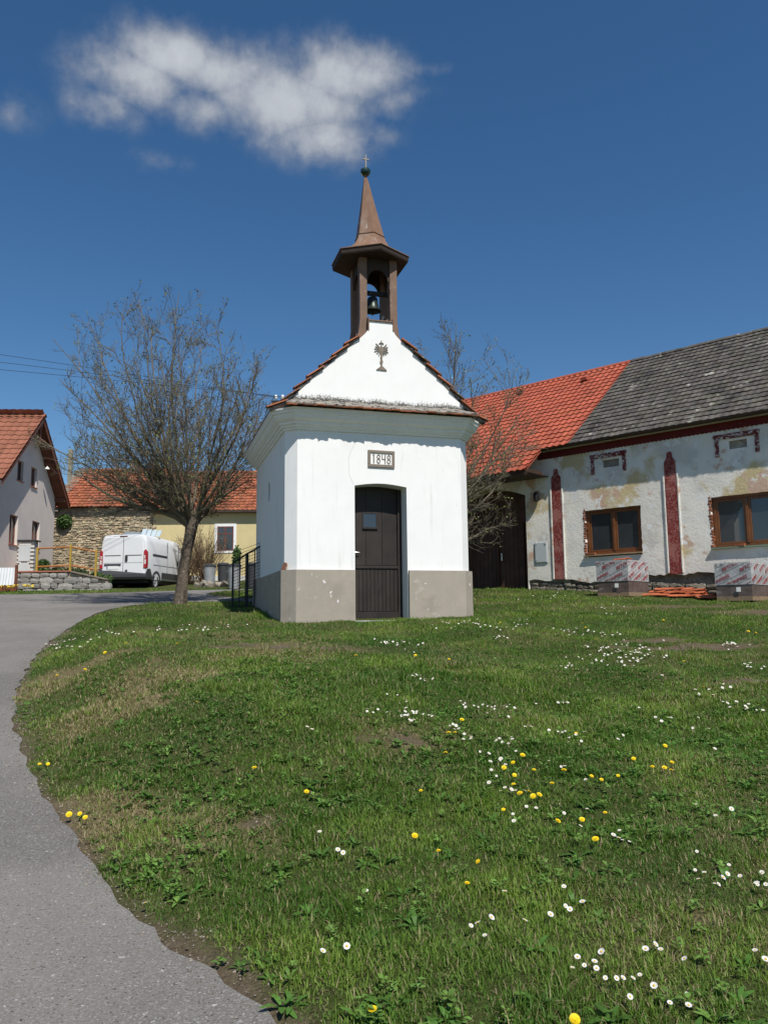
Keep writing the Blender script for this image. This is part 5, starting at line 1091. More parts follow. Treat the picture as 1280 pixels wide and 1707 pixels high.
for sg in (-1, 1):
    m2 = MB(); m2.prism([(sg * .88, .86), (sg * 1.005, .86), (sg * 1.015, 1.1), (sg * 1.005, 1.5), (sg * .965, 1.62), (sg * .885, 1.56)], -.035, .14); tl = m2.build('tail_light', M_tl, VAN, bevel=.015)
    m3 = MB(); m3.prism([(sg * .905, 1.02), (sg * .985, 1.02), (sg * .99, 1.20), (sg * .91, 1.20)], -.0385, -.0355); m3.prism([(sg * .905, 1.24), (sg * .96, 1.24), (sg * .96, 1.38), (sg * .905, 1.36)], -.0385, -.0355); m3.build('clear_lens', M_tlw, tl)
m2 = MB(); m2.loft([[(-1.02, -.10, .40), (1.02, -.10, .40), (1.035, .0, .40), (1.035, .52, .40), (.94, .52, .40), (.94, .06, .40), (-.94, .06, .40), (-.94, .52, .40), (-1.035, .52, .40), (-1.035, 0, .40)], [(-1.03, -.14, .50), (1.03, -.14, .50), (1.05, 0, .50), (1.05, .50, .50), (.94, .50, .50), (.94, .06, .50), (-.94, .06, .50), (-.94, .50, .50), (-1.05, .50, .50), (-1.05, 0, .50)], [(-1.02, -.12, .62), (1.02, -.12, .62), (1.045, 0, .84), (1.045, .30, .84), (.95, .30, .84), (.95, .03, .62), (-.95, .03, .62), (-.95, .30, .84), (-1.045, .30, .84), (-1.045, 0, .84)]]); m2.build('bumper', M_dkplast, VAN, bevel=.012)
for (x, y) in ((1, .93), (-1, .93), (1, 3.98), (-1, 3.98)):
    wh = empty('wheel', (x * .89, y, .335)); wh.parent = VAN
    m2 = MB(); pr = [(-.105, .20), (-.11, .27), (-.10, .318), (-.06, .335), (.06, .335), (.10, .318), (.11, .27), (.105, .20)]
    m2.loft([[(p[0], p[1] * math.cos(2 * math.pi * k / 28), p[1] * math.sin(2 * math.pi * k / 28)) for p in pr] for k in range(29)], cap=False, closed=True); m2.build('tyre', M_tyre, wh, smooth=True)
    m2 = MB(); rp = [(x * .075, .205), (x * .10, .195), (x * .07, .15), (x * .06, .08), (x * .085, .06), (x * .09, .0)]
    m2.loft([[(p[0], p[1] * math.cos(2 * math.pi * k / 24), p[1] * math.sin(2 * math.pi * k / 24)) for p in rp] for k in range(25)], cap=False, closed=False); m2.build('rim', M_rim, wh, smooth=True)
    m2 = MB(); m2.loft([[(x * xx, y + .42 * math.cos(math.pi * k / 12) * s, .36 + .42 * math.sin(math.pi * k / 12) * s) for k in range(13)] + [(x * xx, y + .36 * s * math.cos(math.pi - math.pi * k / 12), .36 + .36 * s * math.sin(math.pi - math.pi * k / 12)) for k in range(13)] for xx, s in ((.90, 1.0), (1.033, 1.0))]); m2.build('wheel_arch', M_dkplast, VAN)
    m2 = MB(); m2.lathe([(.38, 0), (.38, .01)], 20); 
m2 = MB(); m2.box(-.9, .9, .1, 4.7, .26, .46); m2.build('underbody', M_black, VAN)
m2 = MB(); m2.box(1.02, 1.04, 1.45, 3.5, .50, .74); m2.build('side_moulding', M_dkplast, VAN, bevel=.01)
m2 = MB(); m2.box(1.016, 1.032, .55, 2.0, 1.40, 1.47); m2.build('sliding_rail', M_dkplast, VAN)
m2 = MB()
for (y0, y1, z0, z1) in ((2.00, 2.015, .5, 2.05), (3.22, 3.235, .5, 2.05), (.62, 3.9, 1.02, 1.032)):
    m2.box(1.0, 1.029, y0, y1, z0, z1)
m2.build('panel_seam', M_seam, VAN)
m2 = MB(); m2.add([(1.012, 3.30, 1.30), (1.008, 4.20, 1.30), (1.0, 4.16, 1.42), (.955, 3.80, 1.93), (.95, 3.34, 1.96)], [(0, 1, 2, 3, 4)]); m2.build('cab_window', M_pane, VAN, recalc=False)
m2 = MB(); m2.box(1.025, 1.05, 3.06, 3.16, 1.12, 1.34); m2.build('side_handle', M_dkplast, VAN, bevel=.01)
m2 = MB(); m2.box(1.04, 1.28, 4.05, 4.15, 1.30, 1.66); m2.build('mirror', M_dkplast, VAN, bevel=.03)
m2 = MB(); m2.add([(-.80, 3.9, 2.0), (.80, 3.9, 2.0), (.88, 4.38, 1.42), (-.88, 4.38, 1.42)], [(0, 1, 2, 3)]); m2.build('windscreen', M_pane, VAN, recalc=False)
# sheets on the van roof
M_poly = pm('blue_grey_sheet', (.42, .50, .54), .1, 3, .2, .05, spec=.6)
VM = Matrix.Translation((-10.62, 32.35, 2.86)) @ Matrix.Rotation(R(-8), 4, 'Z')
pnl = tag(empty('roof_load'), 'blue-grey framed glass panels lying on the white van roof', 'panels'); pnl.matrix_world = VM
for i in range(4): m2 = MB(); m2.box(-.75 + .0, -.72 + .0, 0, 0, 0, 0) if False else None; m2 = MB(); m2.add([(.15 + i * .20, 1.2 + i * .05, 2.262), (.34 + i * .20, 1.2 + i * .05, 2.262), (.34 + i * .20, 1.42 + i * .05, 2.62 - i * .02), (.15 + i * .20, 1.42 + i * .05, 2.62 - i * .02), (.15 + i * .20, 1.23 + i * .05, 2.262), (.34 + i * .20, 1.23 + i * .05, 2.262), (.34 + i * .20, 1.45 + i * .05, 2.62 - i * .02), (.15 + i * .20, 1.45 + i * .05, 2.62 - i * .02)], [(0, 1, 2, 3), (7, 6, 5, 4), (0, 1, 5, 4), (1, 2, 6, 5), (2, 3, 7, 6), (3, 0, 4, 7)]); m2.build('glass_panel', M_poly, pnl)
m2 = MB(); m2.add([(-.80, 1.1, 2.262), (.10, 1.1, 2.262), (.10, 1.7, 2.50), (-.72, 1.7, 2.56), (-.80, 1.14, 2.262), (.10, 1.14, 2.262), (.10, 1.74, 2.50), (-.72, 1.74, 2.56)], [(0, 1, 2, 3), (7, 6, 5, 4), (0, 1, 5, 4), (1, 2, 6, 5), (2, 3, 7, 6), (3, 0, 4, 7)]); m2.build('grey_sheet', pm('grey_sheet', (.22, .25, .27), .1, 3, .25, .05, spec=.5), pnl)
# stones at the verge near the van
for k in range(6):
    x, y = -7.75 + .22 * k + rng.uniform(-.1, .1), 33.0 + rng.uniform(-.3, .3); o = inst(ST[k % 7], 'field_stone', None, (x, y, hg(x, y) + .06), (rng.uniform(0, 1), rng.uniform(0, 1), rng.uniform(0, 3)), (.42, .3, .22)); tag(o, 'rough field stone in the small pile between van and dustbins', 'stone', 'stones piled on the verge')
# ------------------------------------------------------------------ trees
M_bark = pm('grey_brown_bark', (.125, .10, .078), .3, 5, .95, 1.0, 16, .04, .1, stretch=(1, 1, .25), layers=(((.075, .06, .048), 9, .50, .62, 6, (1, 1, .18)), ((.24, .21, .17), 12, .60, .68, 5, (1, 1, .3))))
M_twig = pm('brown_grey_twig', (.150, .128, .092), .25, 8, .9, 0, layers=(((.16, .14, .10), 3, .55, .7, 4),))
M_bud = pm('young_leaf', (.135, .155, .045), .3, 6, .6, 0, spec=.25)
M_shrub = pm('russet_shrub_twig', (.17, .105, .065), .25, 6, .9, 0)
class Tubes:
    """collects many thin tapered tubes quickly"""
    def __init__(s): s.v = []; s.f = []; s.n = 0
    def add(s, P, rad, n):
        P = np.asarray(P, float); m = len(P); T = np.gradient(P, axis=0); T /= np.linalg.norm(T, axis=1)[:, None] + 1e-9
        ref = np.array([.31, .95, .07]) if abs(T[0] @ np.array([.31, .95, .07])) < .9 else np.array([1., 0, 0])
        A = np.cross(T, ref); A /= np.linalg.norm(A, axis=1)[:, None] + 1e-9; B_ = np.cross(T, A); an = 2 * np.pi * np.arange(n) / n
        V = P[:, None] + np.asarray(rad)[:, None, None] * (np.cos(an)[None, :, None] * A[:, None] + np.sin(an)[None, :, None] * B_[:, None])
        s.v.append(V.reshape(-1, 3)); i = np.arange(m - 1)[:, None] * n + np.arange(n)[None]; j = np.arange(m - 1)[:, None] * n + (np.arange(n)[None] + 1) % n
        s.f.append(np.stack([i, j, j + n, i + n], -1).reshape(-1, 4) + s.n); s.n += m * n
    def add_many(s, P, r0, r1, n):                  # P: (M, K, 3) polylines
        M_, K = P.shape[:2]
        if M_ == 0: return
        T = np.gradient(P, axis=1); T /= np.linalg.norm(T, axis=2, keepdims=True) + 1e-9; ref = np.array([.31, .91, .27]); A = np.cross(T, ref); A /= np.linalg.norm(A, axis=2, keepdims=True) + 1e-9; B_ = np.cross(T, A); an = 2 * np.pi * np.arange(n) / n
        rad = (r0[:, None] + (r1 - r0)[:, None] * np.linspace(0, 1, K)[None])[..., None, None]
        V = P[:, :, None] + rad * (np.cos(an)[:, None] * A[:, :, None] + np.sin(an)[:, None] * B_[:, :, None])
        s.v.append(V.reshape(-1, 3)); i = np.arange(K - 1)[:, None] * n + np.arange(n)[None]; j = np.arange(K - 1)[:, None] * n + (np.arange(n)[None] + 1) % n
        q = np.stack([i, j, j + n, i + n], -1).reshape(-1, 4); s.f.append((q[None] + (np.arange(M_) * K * n)[:, None, None]).reshape(-1, 4) + s.n); s.n += M_ * K * n
    def build(s, name, mat_, parent):
        V = np.concatenate(s.v); F = np.concatenate(s.f); me = bpy.data.meshes.new(name); me.vertices.add(len(V)); me.vertices.foreach_set('co', V.astype('f').ravel()); me.loops.add(F.size); me.loops.foreach_set('vertex_index', F.astype('i').ravel()); me.polygons.add(len(F)); me.polygons.foreach_set('loop_start', (np.arange(len(F)) * 4).astype('i')); me.polygons.foreach_set('loop_total', np.full(len(F), 4, 'i')); me.update(calc_edges=True); me.materials.append(mat_); me.polygons.foreach_set('use_smooth', np.ones(len(F), bool)); print(name, 'faces', len(F))
        return inst(me, name, parent)
def quads_mesh(name, P, U, V, mat_, parent):
    n = len(P); W_ = np.stack([P, P + U * .5 + V * .45, P + V, P - U * .5 + V * .45], 1).reshape(-1, 3); F = np.arange(4 * n).reshape(n, 4)
    me = bpy.data.meshes.new(name); me.from_pydata(W_.tolist(), [], F.tolist()); me.materials.append(mat_); return inst(me, name, parent)
def rvec(g): v = g.normal(size=3); return v / np.linalg.norm(v)
def make_tree(name, label, base, trunk, env_c, env_r, nl, seed, leaves, low=-.1, cat='tree', extra=()):
    g = np.random.default_rng(seed); t = tag(empty(name, base), label, cat); base = np.array(base); env_c = np.array(env_c) - base; env_r = np.array(env_r)
    tb = MB(); tp = [Vector(p) for p, r in trunk]; tr = [r for p, r in trunk]; rings = []
    for i, (p, r) in enumerate(zip(tp, tr)):
        rings.append([(p.x + r * (1 + .16 * mnoise.noise((math.cos(a) * 1.6, math.sin(a) * 1.6, p.z * 1.1 + seed)) + (.30 * max(0, .35 - p.z) * (1 + math.sin(3 * a + seed)))) * math.cos(a), p.y + r * (1 + .16 * mnoise.noise((math.cos(a) * 1.6 + 5, math.sin(a) * 1.6, p.z * 1.1))) * math.sin(a), p.z) for a in np.linspace(0, 2 * math.pi, 20, endpoint=False)])
    tb.loft(rings); tb.build('trunk', M_bark, t, smooth=True)
    fork = np.array(trunk[-1][0]); tu = Tubes()
    def inside(p): return (((p - env_c) / env_r) ** 2).sum() < 1
    def path(p, d, L, k, up, wob):
        pts = [p]; d = d / np.linalg.norm(d); st = L / k
        for i in range(k):
            d = d + np.array([0, 0, up]) / k + g.normal(size=3) * wob; d /= np.linalg.norm(d); p = p + d * st; pts.append(p)
        return np.array(pts), d
    PAR = []                                        # (polyline, number of twigs)
    def resample(P, K=6):
        P = np.asarray(P); t = np.linspace(0, len(P) - 1, K); i = np.minimum(t.astype(int), len(P) - 2); f_ = (t - i)[:, None]; return P[i] * (1 - f_) + P[i + 1] * f_
    def twigs(P, n, *_a): PAR.append((resample(P), n))
    def batch(par, cnt, L, r0):
        ix = np.repeat(np.arange(len(par)), cnt); N_ = len(ix); K = par.shape[1]; i = g.uniform(.10, .985, N_) * (K - 1); a = np.minimum(i.astype(int), K - 2); f_ = (i - a)[:, None]; p0, p1 = par[ix, a], par[ix, a + 1]; q = p0 + (p1 - p0) * f_; d0 = p1 - p0; d0 /= np.linalg.norm(d0, axis=1, keepdims=True) + 1e-9
        s = np.cross(d0, g.normal(size=(N_, 3))); s /= np.linalg.norm(s, axis=1, keepdims=True) + 1e-9; ang = g.uniform(.45, 1.0, N_)[:, None]; d = d0 * np.cos(ang) + s * np.sin(ang); d[:, 2] += .10; l = (L * g.uniform(.4, 1.15, N_))[:, None]
        out = ((((q + d * l * .7) - env_c) / env_r) ** 2).sum(1) > 1; l = np.where(out[:, None], l * .5, l); P = [q]
        for _ in range(3): d = d + np.array([0, 0, .08]) + g.normal(size=(N_, 3)) * .14; d /= np.linalg.norm(d, axis=1, keepdims=True); P.append(P[-1] + d * l / 3)
        P = np.stack(P, 1); rr_ = np.full(N_, r0); tu.add_many(P, rr_, rr_ * .45, 3); return P
    def limb(p, target, r0, nb_, start):
        v = target - p; L = np.linalg.norm(v); d0 = v / L * .8 + start * .5
        k = 9; P = [p]; d = d0 / np.linalg.norm(d0); 
        for i in range(k):
            want = (target - P[-1]); want /= np.linalg.norm(want) + 1e-9; d = d * .72 + want * .28 + g.normal(size=3) * .07; d /= np.linalg.norm(d); P.append(P[-1] + d * L * 1.03 / k)
        P = np.array(P); tu.add(P, np.linspace(r0, max(.006, r0 * .14), k + 1) ** 1.0, 7)
        for b_ in range(nb_):
            i = g.uniform(.10, .97) * k; a = int(i); q = P[a] + (P[min(a + 1, k)] - P[a]) * (i - a); dd = P[min(a + 1, k)] - P[a]; dd = dd / (np.linalg.norm(dd) + 1e-9)
            s = np.cross(dd, rvec(g)); s /= np.linalg.norm(s) + 1e-9; ang = g.uniform(.45, 1.0); dn = dd * math.cos(ang) + s * math.sin(ang); dn[2] += .10
            l = L * g.uniform(.26, .56) * (1.2 - .7 * i / k); rb = max(.007, r0 * (1 - .8 * i / k) * .42)
            if not inside(q + dn * l): l *= .6
            PP, _d = path(q, dn, l, 5, .30, .10); tu.add(PP, np.linspace(rb, rb * .3 + .002, 6), 4)
            twigs(PP, int(3 + l * 5), .46, .0060, 1)
        twigs(P[3:], 10, .50, .0062, 1)
    lims = []
    for i in range(nl):                             # targets spread over the crown by a golden-angle spiral
        zf = 1 - (1 - low) * (i + .5) / nl; ph = i * 2.39996 + g.uniform(-.3, .3); rr_ = math.sqrt(max(0, 1 - zf * zf)); d = np.array([rr_ * math.cos(ph), rr_ * math.sin(ph), zf]); lims.append(env_c + d * env_r * g.uniform(.82, 1.0))
    for tg in lims:
        off = np.array([g.uniform(-.1, .1), g.uniform(-.1, .1), g.uniform(-.45, .05)]); hd = tg - fork; hd[2] = 0; hn = np.linalg.norm(hd); st = (hd / (hn + 1e-6)) * min(1, hn) * .8 + np.array([0, 0, .35])
        limb(fork + off, tg, g.uniform(.024, .046), int(g.integers(10, 15)), st)
    for p, tg, r in extra: limb(np.array(p) - base, np.array(tg) - base, r, 12, np.array([0, 0, .0]))
    lv1 = batch(np.array([p for p, _ in PAR]), np.array([c for _, c in PAR]), .46, .0058); lv2 = batch(lv1, g.integers(1, 4, len(lv1)), .24, .0040); tips = np.concatenate([lv2[:, -1], lv2[:, 2], lv1[:, -1]])
    cr = tu.build('crown', M_twig if cat == 'tree' else M_shrub, t)
    T = np.array(tips); n = leaves; idx = g.integers(0, len(T), n); P = T[idx] + g.normal(size=(n, 3)) * .018; U = g.normal(size=(n, 3)); U /= np.linalg.norm(U, axis=1)[:, None]; V = np.cross(U, g.normal(size=(n, 3))); V /= np.linalg.norm(V, axis=1)[:, None]
    s = g.uniform(.022, .05, n)[:, None]; lf = quads_mesh('leaves', P, U * s * .8, V * s * 1.3, M_bud, cr); lf['kind'] = 'stuff'
    return t
bz = hg(-4.92, 19.25) - .03
make_tree('pollarded_tree', 'budding pollarded tree with leaning trunk left of the chapel', (-4.92, 19.25, bz), [((-.03, 0, -.15), .20), ((0, 0, .05), .168), ((.03, 0, .4), .145), ((.08, 0, .9), .135), ((.15, 0, 1.4), .132), ((.21, .02, 1.75), .14), ((.24, .02, 2.0), .16), ((.24, .02, 2.2), .13)], (-5.6, 19.3, 6.75), (2.9, 2.5, 3.1), 34, 5, 9000, low=-.60, extra=[((-4.75, 19.25, bz + 2.0), (-7.3, 19.0, 5.2), .085), ((-4.72, 19.25, bz + 2.1), (-6.2, 18.6, 4.7), .06), ((-4.7, 19.2, bz + 2.15), (-3.2, 19.0, 4.9), .055)])
bz2 = hg(1.25, 20.3) - .03
make_tree('garden_tree', 'budding bare tree rising behind the chapel on the right', (1.25, 20.3, bz2), [((0, 0, -.1), .21), ((0, 0, .5), .17), ((.04, 0, 1.2), .16), ((.08, 0, 1.7), .17), ((.08, 0, 1.9), .14)], (1.5, 20.3, 6.15), (2.65, 2.4, 3.2), 19, 9, 5000, low=-.30, extra=[((1.33, 20.3, bz2 + 1.2), (3.1, 19.9, 4.0), .035)])
# russet many-stemmed shrub by the yellow house
def shrub(c, hgt, spread, n, seed, label, name='bare_shrub'):
    g = np.random.default_rng(seed); z = hg(c[0], c[1]); t = tag(empty(name, (c[0], c[1], z)), label, 'shrub'); tu = Tubes(); tips = []
    for i in range(n):
        a = g.uniform(0, 6.28); sp_ = spread * math.sqrt(g.uniform(.02, 1)); p0 = np.array([g.normal() * .18, g.normal() * .18, -.05]); p1 = np.array([math.cos(a) * sp_, math.sin(a) * sp_, hgt * g.uniform(.6, 1.05) * (1 - .25 * sp_ / spread)]); mid = (p0 + p1) / 2 + np.array([math.cos(a), math.sin(a), 0]) * -.1 * sp_ + g.normal(size=3) * .05
        tt = np.linspace(0, 1, 7)[:, None]; P = (1 - tt) ** 2 * p0 + 2 * tt * (1 - tt) * mid + tt ** 2 * p1 + g.normal(size=(7, 3)) * .015; tu.add(P, np.linspace(.016, .004, 7), 4)
        for _ in range(7):
            k = g.integers(2, 6); q = P[k]; d = P[k + 1 if k < 6 else 6] - P[k - 1]; d = d / np.linalg.norm(d) + rvec(g) * .55; l = g.uniform(.2, .6); PP = np.array([q, q + d * l * .5, q + d * l + np.array([0, 0, .05])]); tu.add(PP, [.006, .004, .002], 3); tips += [PP[-1], PP[1]]
    s = tu.build('stems', M_shrub, t); T = np.array(tips); m = 700; ix = g.integers(0, len(T), m); U = g.normal(size=(m, 3)) * .03; V = g.normal(size=(m, 3)) * .03; lf = quads_mesh('leaves', T[ix] + g.normal(size=(m, 3)) * .03, U, V, M_bud, s); lf['kind'] = 'stuff'
shrub((-7.9, 34.9), 2.9, 1.35, 95, 3, 'russet many-stemmed bare shrub in front of the yellow house')
shrub((-8.8, 35.6), 2.3, 1.0, 50, 4, 'smaller russet bare shrub just behind the white van')
leaf_ball('ivy_clump', (-15.3, 37.85, 6.35), .32, 1500, M_leafy, 'green ivy clump on the stone barn wall below the eaves', 'ivy', 8, (1, .5, .9), .10)
leaf_ball('conifer_sapling', (-6.35, 34.2, 4.25), .16, 500, M_leafy, 'small green conifer sapling by the yellow house wall', 'sapling', 9, (1, 1, 3.0), .09)
# ------------------------------------------------------------------ grass, weeds and flowers
def leaf_mat(name, tr=.35):
    m = bpy.data.materials.new(name); m.use_nodes = True; t = m.node_tree; N = t.nodes; L = t.links; P = N['Principled BSDF']; P.inputs['Roughness'].default_value = .55; P.inputs['Specular IOR Level'].default_value = .25
    a = N.new('ShaderNodeAttribute'); a.attribute_name = 'Col'; L.new(a.outputs['Color'], P.inputs['Base Color']); T = N.new('ShaderNodeBsdfTranslucent')
    mx = N.new('ShaderNodeMix'); mx.data_type = 'RGBA'; mx.blend_type = 'MULTIPLY'; mx.inputs[0].default_value = 1; L.new(a.outputs['Color'], mx.inputs[6]); mx.inputs[7].default_value = (1.25, 1.35, .7, 1); L.new(mx.outputs[2], T.inputs[0])
    ms = N.new('ShaderNodeMixShader'); ms.inputs[0].default_value = tr; L.new(P.outputs[0], ms.inputs[1]); L.new(T.outputs[0], ms.inputs[2]); L.new(ms.outputs[0], N['Material Output'].inputs[0]); return m
M_blade = leaf_mat('grass_blade'); M_weed = leaf_mat('weed_leaf', .25)
G = np.random.default_rng(42)
def in_chapel(x, y, m_=.0):
    c, s = math.cos(-CH_YAW), math.sin(-CH_YAW); u = (x + .066) * c - (y - 15.0) * s; v = (x + .066) * s + (y - 15.0) * c
    return (u > XL - CC - .06 - m_) & (u < XR + CC + .06 + m_) & (v > -.06 - m_) & (v < YB + 1.2)
def in_farm(x, y):
    u = (x - FW.x) * math.cos(-FROT) - (y - FW.y) * math.sin(-FROT); v = (x - FW.x) * math.sin(-FROT) + (y - FW.y) * math.cos(-FROT); pal = ((u > 3.0) & (u < 3.86) | (u > 5.95) & (u < 6.75)) & (v > -1.6) & (v < -.4)
    return ((v > .02) & (u > -6.4)) | pal
def sample(r0, r1, dens, half=40):
    a = R(half); n = int(dens * a * (r1 * r1 - r0 * r0)); r = np.sqrt(G.uniform(r0 * r0, r1 * r1, n)); t = G.uniform(-a, a, n); return r * np.sin(t), r * np.cos(t)
bands = [(2.2, 3.6, 15500), (3.6, 5, 13000), (5, 7, 9500), (7, 9.5, 6000), (9.5, 12.5, 4000), (12.5, 16.5, 2300), (16.5, 22, 900), (22, 31, 700)]
S_ = [sample(a, b, d) for a, b, d in bands]; X = np.concatenate([s[0] for s in S_]); Y = np.concatenate([s[1] for s in S_]); Rr = np.hypot(X, Y)
# tufting: pull blades towards clump centres
cx_, cy_ = G.uniform(-.04, .04, len(X)), G.uniform(-.04, .04, len(X))
sd = road_sd(X, Y); bare = bare_at(X, Y); dry = dry_at(X, Y); clump = fbm(X * 6.5, Y * 6.5 + 3, 2); lush = fbm(X * 1.6 + 20, Y * 1.6 + 7, 3)
keep = (G.random(len(X)) < (1 - .93 * bare) * (.35 + 1.15 * clump) * (1 - .25 * dry)) & (sd > .03 - .40 * np.clip(fbm(X * 3.5 + 3, Y * 3.5, 3) - .45, 0, .3) + .05 * G.random(len(X))) & ~in_chapel(X, Y) & ~in_farm(X, Y) & ~((Y > 30.2) & (X < -10.4)) & (Y < 37.5)
X, Y, Rr, dry, clump, lush, bare, sd = (q[keep] for q in (X, Y, Rr, dry, clump, lush, bare, sd)); n = len(X)
Z = h_ground(X, Y) - .004
isdry = G.random(n) < dry * .62 + .12
Hh = (.018 + .028 * clump ** 1.3 + .040 * np.clip(lush - .48, 0, 1) * 2) * G.uniform(.5, 1.3, n) * (1 - .4 * bare); tuft = smooth01((fbm(X * 2.3 + 80, Y * 2.3 + 15, 3) - .57) / .10); Hh *= 1 + .65 * tuft; Hh *= 1 + .25 * np.clip((Rr - 8) / 10, 0, 1)
Hh *= .55 + .45 * smooth01((sd - .02) / .35)
Wd = .0019 * np.maximum(1, Rr / 4.2) ** .85 * G.uniform(.7, 1.4, n)
yaw = G.uniform(0, 2 * np.pi, n); lean = np.where(isdry, G.uniform(.5, 1.35, n), np.abs(G.normal(.65, .38, n))); Hh = np.where(isdry, Hh * 1.15, Hh)
dx, dy = np.cos(yaw), np.sin(yaw); px2, py2 = -dy, dx
g1 = np.array([.070, .155, .019]); g2 = np.array([.190, .285, .048]); g3 = np.array([.036, .105, .020]); d1 = np.array([.36, .30, .165]); d2 = np.array([.24, .20, .11])
u = np.clip(lush * 2.2 - .68 + G.normal(0, .2, n), 0, 1)[:, None]; cg = g1 * (1 - u) + g2 * u; v = np.clip((fbm(X * .8 + 40, Y * .8, 3) - .5) * 4, 0, 1)[:, None]; cg = cg * (1 - v * .6) + g3 * v * .6; cg = cg * (1 - .35 * tuft[:, None]) + g1 * .8 * .35 * tuft[:, None]
w = G.random(n)[:, None]; cdry = d1 * w + d2 * (1 - w); col = np.where(isdry[:, None], cdry, cg) * G.uniform(.8, 1.2, n)[:, None]
def blades(mask, segs, name):
    m = mask.sum(); x, y, z, h, w_, l = X[mask], Y[mask], Z[mask], Hh[mask], Wd[mask], lean[mask]; ax, ay, bx, by = dx[mask], dy[mask], px2[mask], py2[mask]
    def pt(t, s):
        k = l * (.55 + .45 * t); o = h * t * np.sin(np.clip(k, 0, 1.5)) ; zz = h * t * np.cos(np.clip(k, 0, 1.5)); return np.stack([x + ax * o + bx * w_ * s, y + ay * o + by * w_ * s, z + zz], 1)
    if segs == 2: P = np.stack([pt(0, -1), pt(0, 1), pt(.55, .85), pt(.55, -.85), pt(1, 0)], 1); k = 5
    else: P = np.stack([pt(0, -1), pt(0, 1), pt(1, 0)], 1); k = 3
    V = P.reshape(-1, 3); b = np.arange(m) * k
    me = bpy.data.meshes.new(name); me.vertices.add(len(V)); me.vertices.foreach_set('co', V.astype('f').ravel())
    if segs == 2:
        li = np.stack([b, b + 1, b + 2, b + 3, b + 3, b + 2, b + 4], 1).ravel(); ls = (np.arange(m)[:, None] * 7 + np.array([0, 4])).ravel(); lt = np.tile([4, 3], m)
    else: li = np.stack([b, b + 1, b + 2], 1).ravel(); ls = np.arange(m) * 3; lt = np.full(m, 3)
    me.loops.add(len(li)); me.loops.foreach_set('vertex_index', li.astype('i')); me.polygons.add(len(ls)); me.polygons.foreach_set('loop_start', ls.astype('i')); me.polygons.foreach_set('loop_total', lt.astype('i')); me.update(calc_edges=True)
    at = me.attributes.new('Col', 'FLOAT_COLOR', 'POINT'); c4 = np.c_[col[mask], np.ones(m)]; at.data.foreach_set('color', np.repeat(c4, k, 0).astype('f').ravel()); me.materials.append(M_blade)
    return inst(me, name)
near = Rr < 9.5
tag(blades(near, 2, 'near_grass'), 'short spring grass covering the near slope of the green', 'grass', kind='stuff'); tag(blades(~near, 1, 'far_grass'), 'short spring grass around the chapel and farther lawns', 'grass', kind='stuff')
print('blades', n, near.sum())
# broad-leaved weeds: rosettes of dandelion, plantain and clover leaves
wx, wy = [], []
for (a, b, d) in ((2.3, 5, 170), (5, 8, 110), (8, 13, 40)):
    q = sample(a, b, d); wx.append(q[0]); wy.append(q[1])
wx = np.concatenate(wx); wy = np.concatenate(wy); pw_ = fbm(wx * .9 + 60, wy * .9, 3); k = (road_sd(wx, wy) > .05) & ~in_chapel(wx, wy) & (G.random(len(wx)) < np.clip((pw_ - .40) * 5, .10, 1)) & (bare_at(wx, wy) < .75); wx, wy = wx[k], wy[k]
extra = [(70, 1200), (80, 1190), (60, 1210), (150, 1135), (170, 1130), (190, 1125), (210, 1120), (160, 1140), (450, 1115), (480, 1110), (500, 1120), (430, 1125), (460, 1105), (520, 1110), (910, 1470), (930, 1480), (980, 1470), (240, 1500), (270, 1480), (300, 1500), (420, 1600), (470, 1650)]
QE, ok = hits(extra); QE = np.repeat(QE[ok], 4, 0) + np.c_[G.normal(0, .09, (ok.sum() * 4, 2)), np.zeros(ok.sum() * 4)]; wx = np.r_[wx, QE[:, 0]]; wy = np.r_[wy, QE[:, 1]]
k = road_sd(wx, wy) > .04; wx, wy = wx[k], wy[k]; wz = h_ground(wx, wy); LP = []; LC = []
for x, y, z in zip(wx, wy, wz):
    kind = G.random(); nl_ = int(G.integers(5, 10)); sz = G.uniform(.025, .07) if kind < .6 else G.uniform(.014, .026); c = (np.array([.070, .155, .026]) if kind < .5 else np.array([.125, .225, .045])) * G.uniform(.8, 1.25)
    for i in range(nl_):
        a = i * 2.4 + G.uniform(-.4, .4); e = G.uniform(.15, .85); l = sz * G.uniform(.7, 1.2); wd = l * (.17 if kind < .6 else .42); d = np.array([math.cos(a) * math.cos(e), math.sin(a) * math.cos(e), math.sin(e)]); s = np.array([-math.sin(a), math.cos(a), 0]); o = np.array([x, y, z + (.0 if kind < .6 else G.uniform(.015, .05))]) + d * .006
        p1 = o + d * l * .55; p2 = o + d * l + np.array([0, 0, -l * .22]); LP.append([o - s * wd * .25, o + s * wd * .25, p1 + s * wd, p1 - s * wd, p2 + s * wd * .55, p2 - s * wd * .55, p2 + (d - np.array([0, 0, .5])) * l * .2]); LC.append(c * G.uniform(.85, 1.15))
LP = np.array(LP); m = len(LP); b7 = np.arange(m)[:, None] * 7
me = bpy.data.meshes.new('weeds'); me.from_pydata(LP.reshape(-1, 3).tolist(), [], (np.concatenate([b7 + np.array([[0, 1, 2, 3]]), b7 + np.array([[3, 2, 4, 5]])]).tolist()) + (b7 + np.array([[5, 4, 6]])).tolist())
at = me.attributes.new('Col', 'FLOAT_COLOR', 'POINT'); at.data.foreach_set('color', np.repeat(np.c_[np.array(LC), np.ones(m)], 7, 0).astype('f').ravel()); me.materials.append(M_weed)
tag(inst(me, 'weeds'), 'low broad-leaved weeds scattered through the grass', 'weeds', kind='stuff')
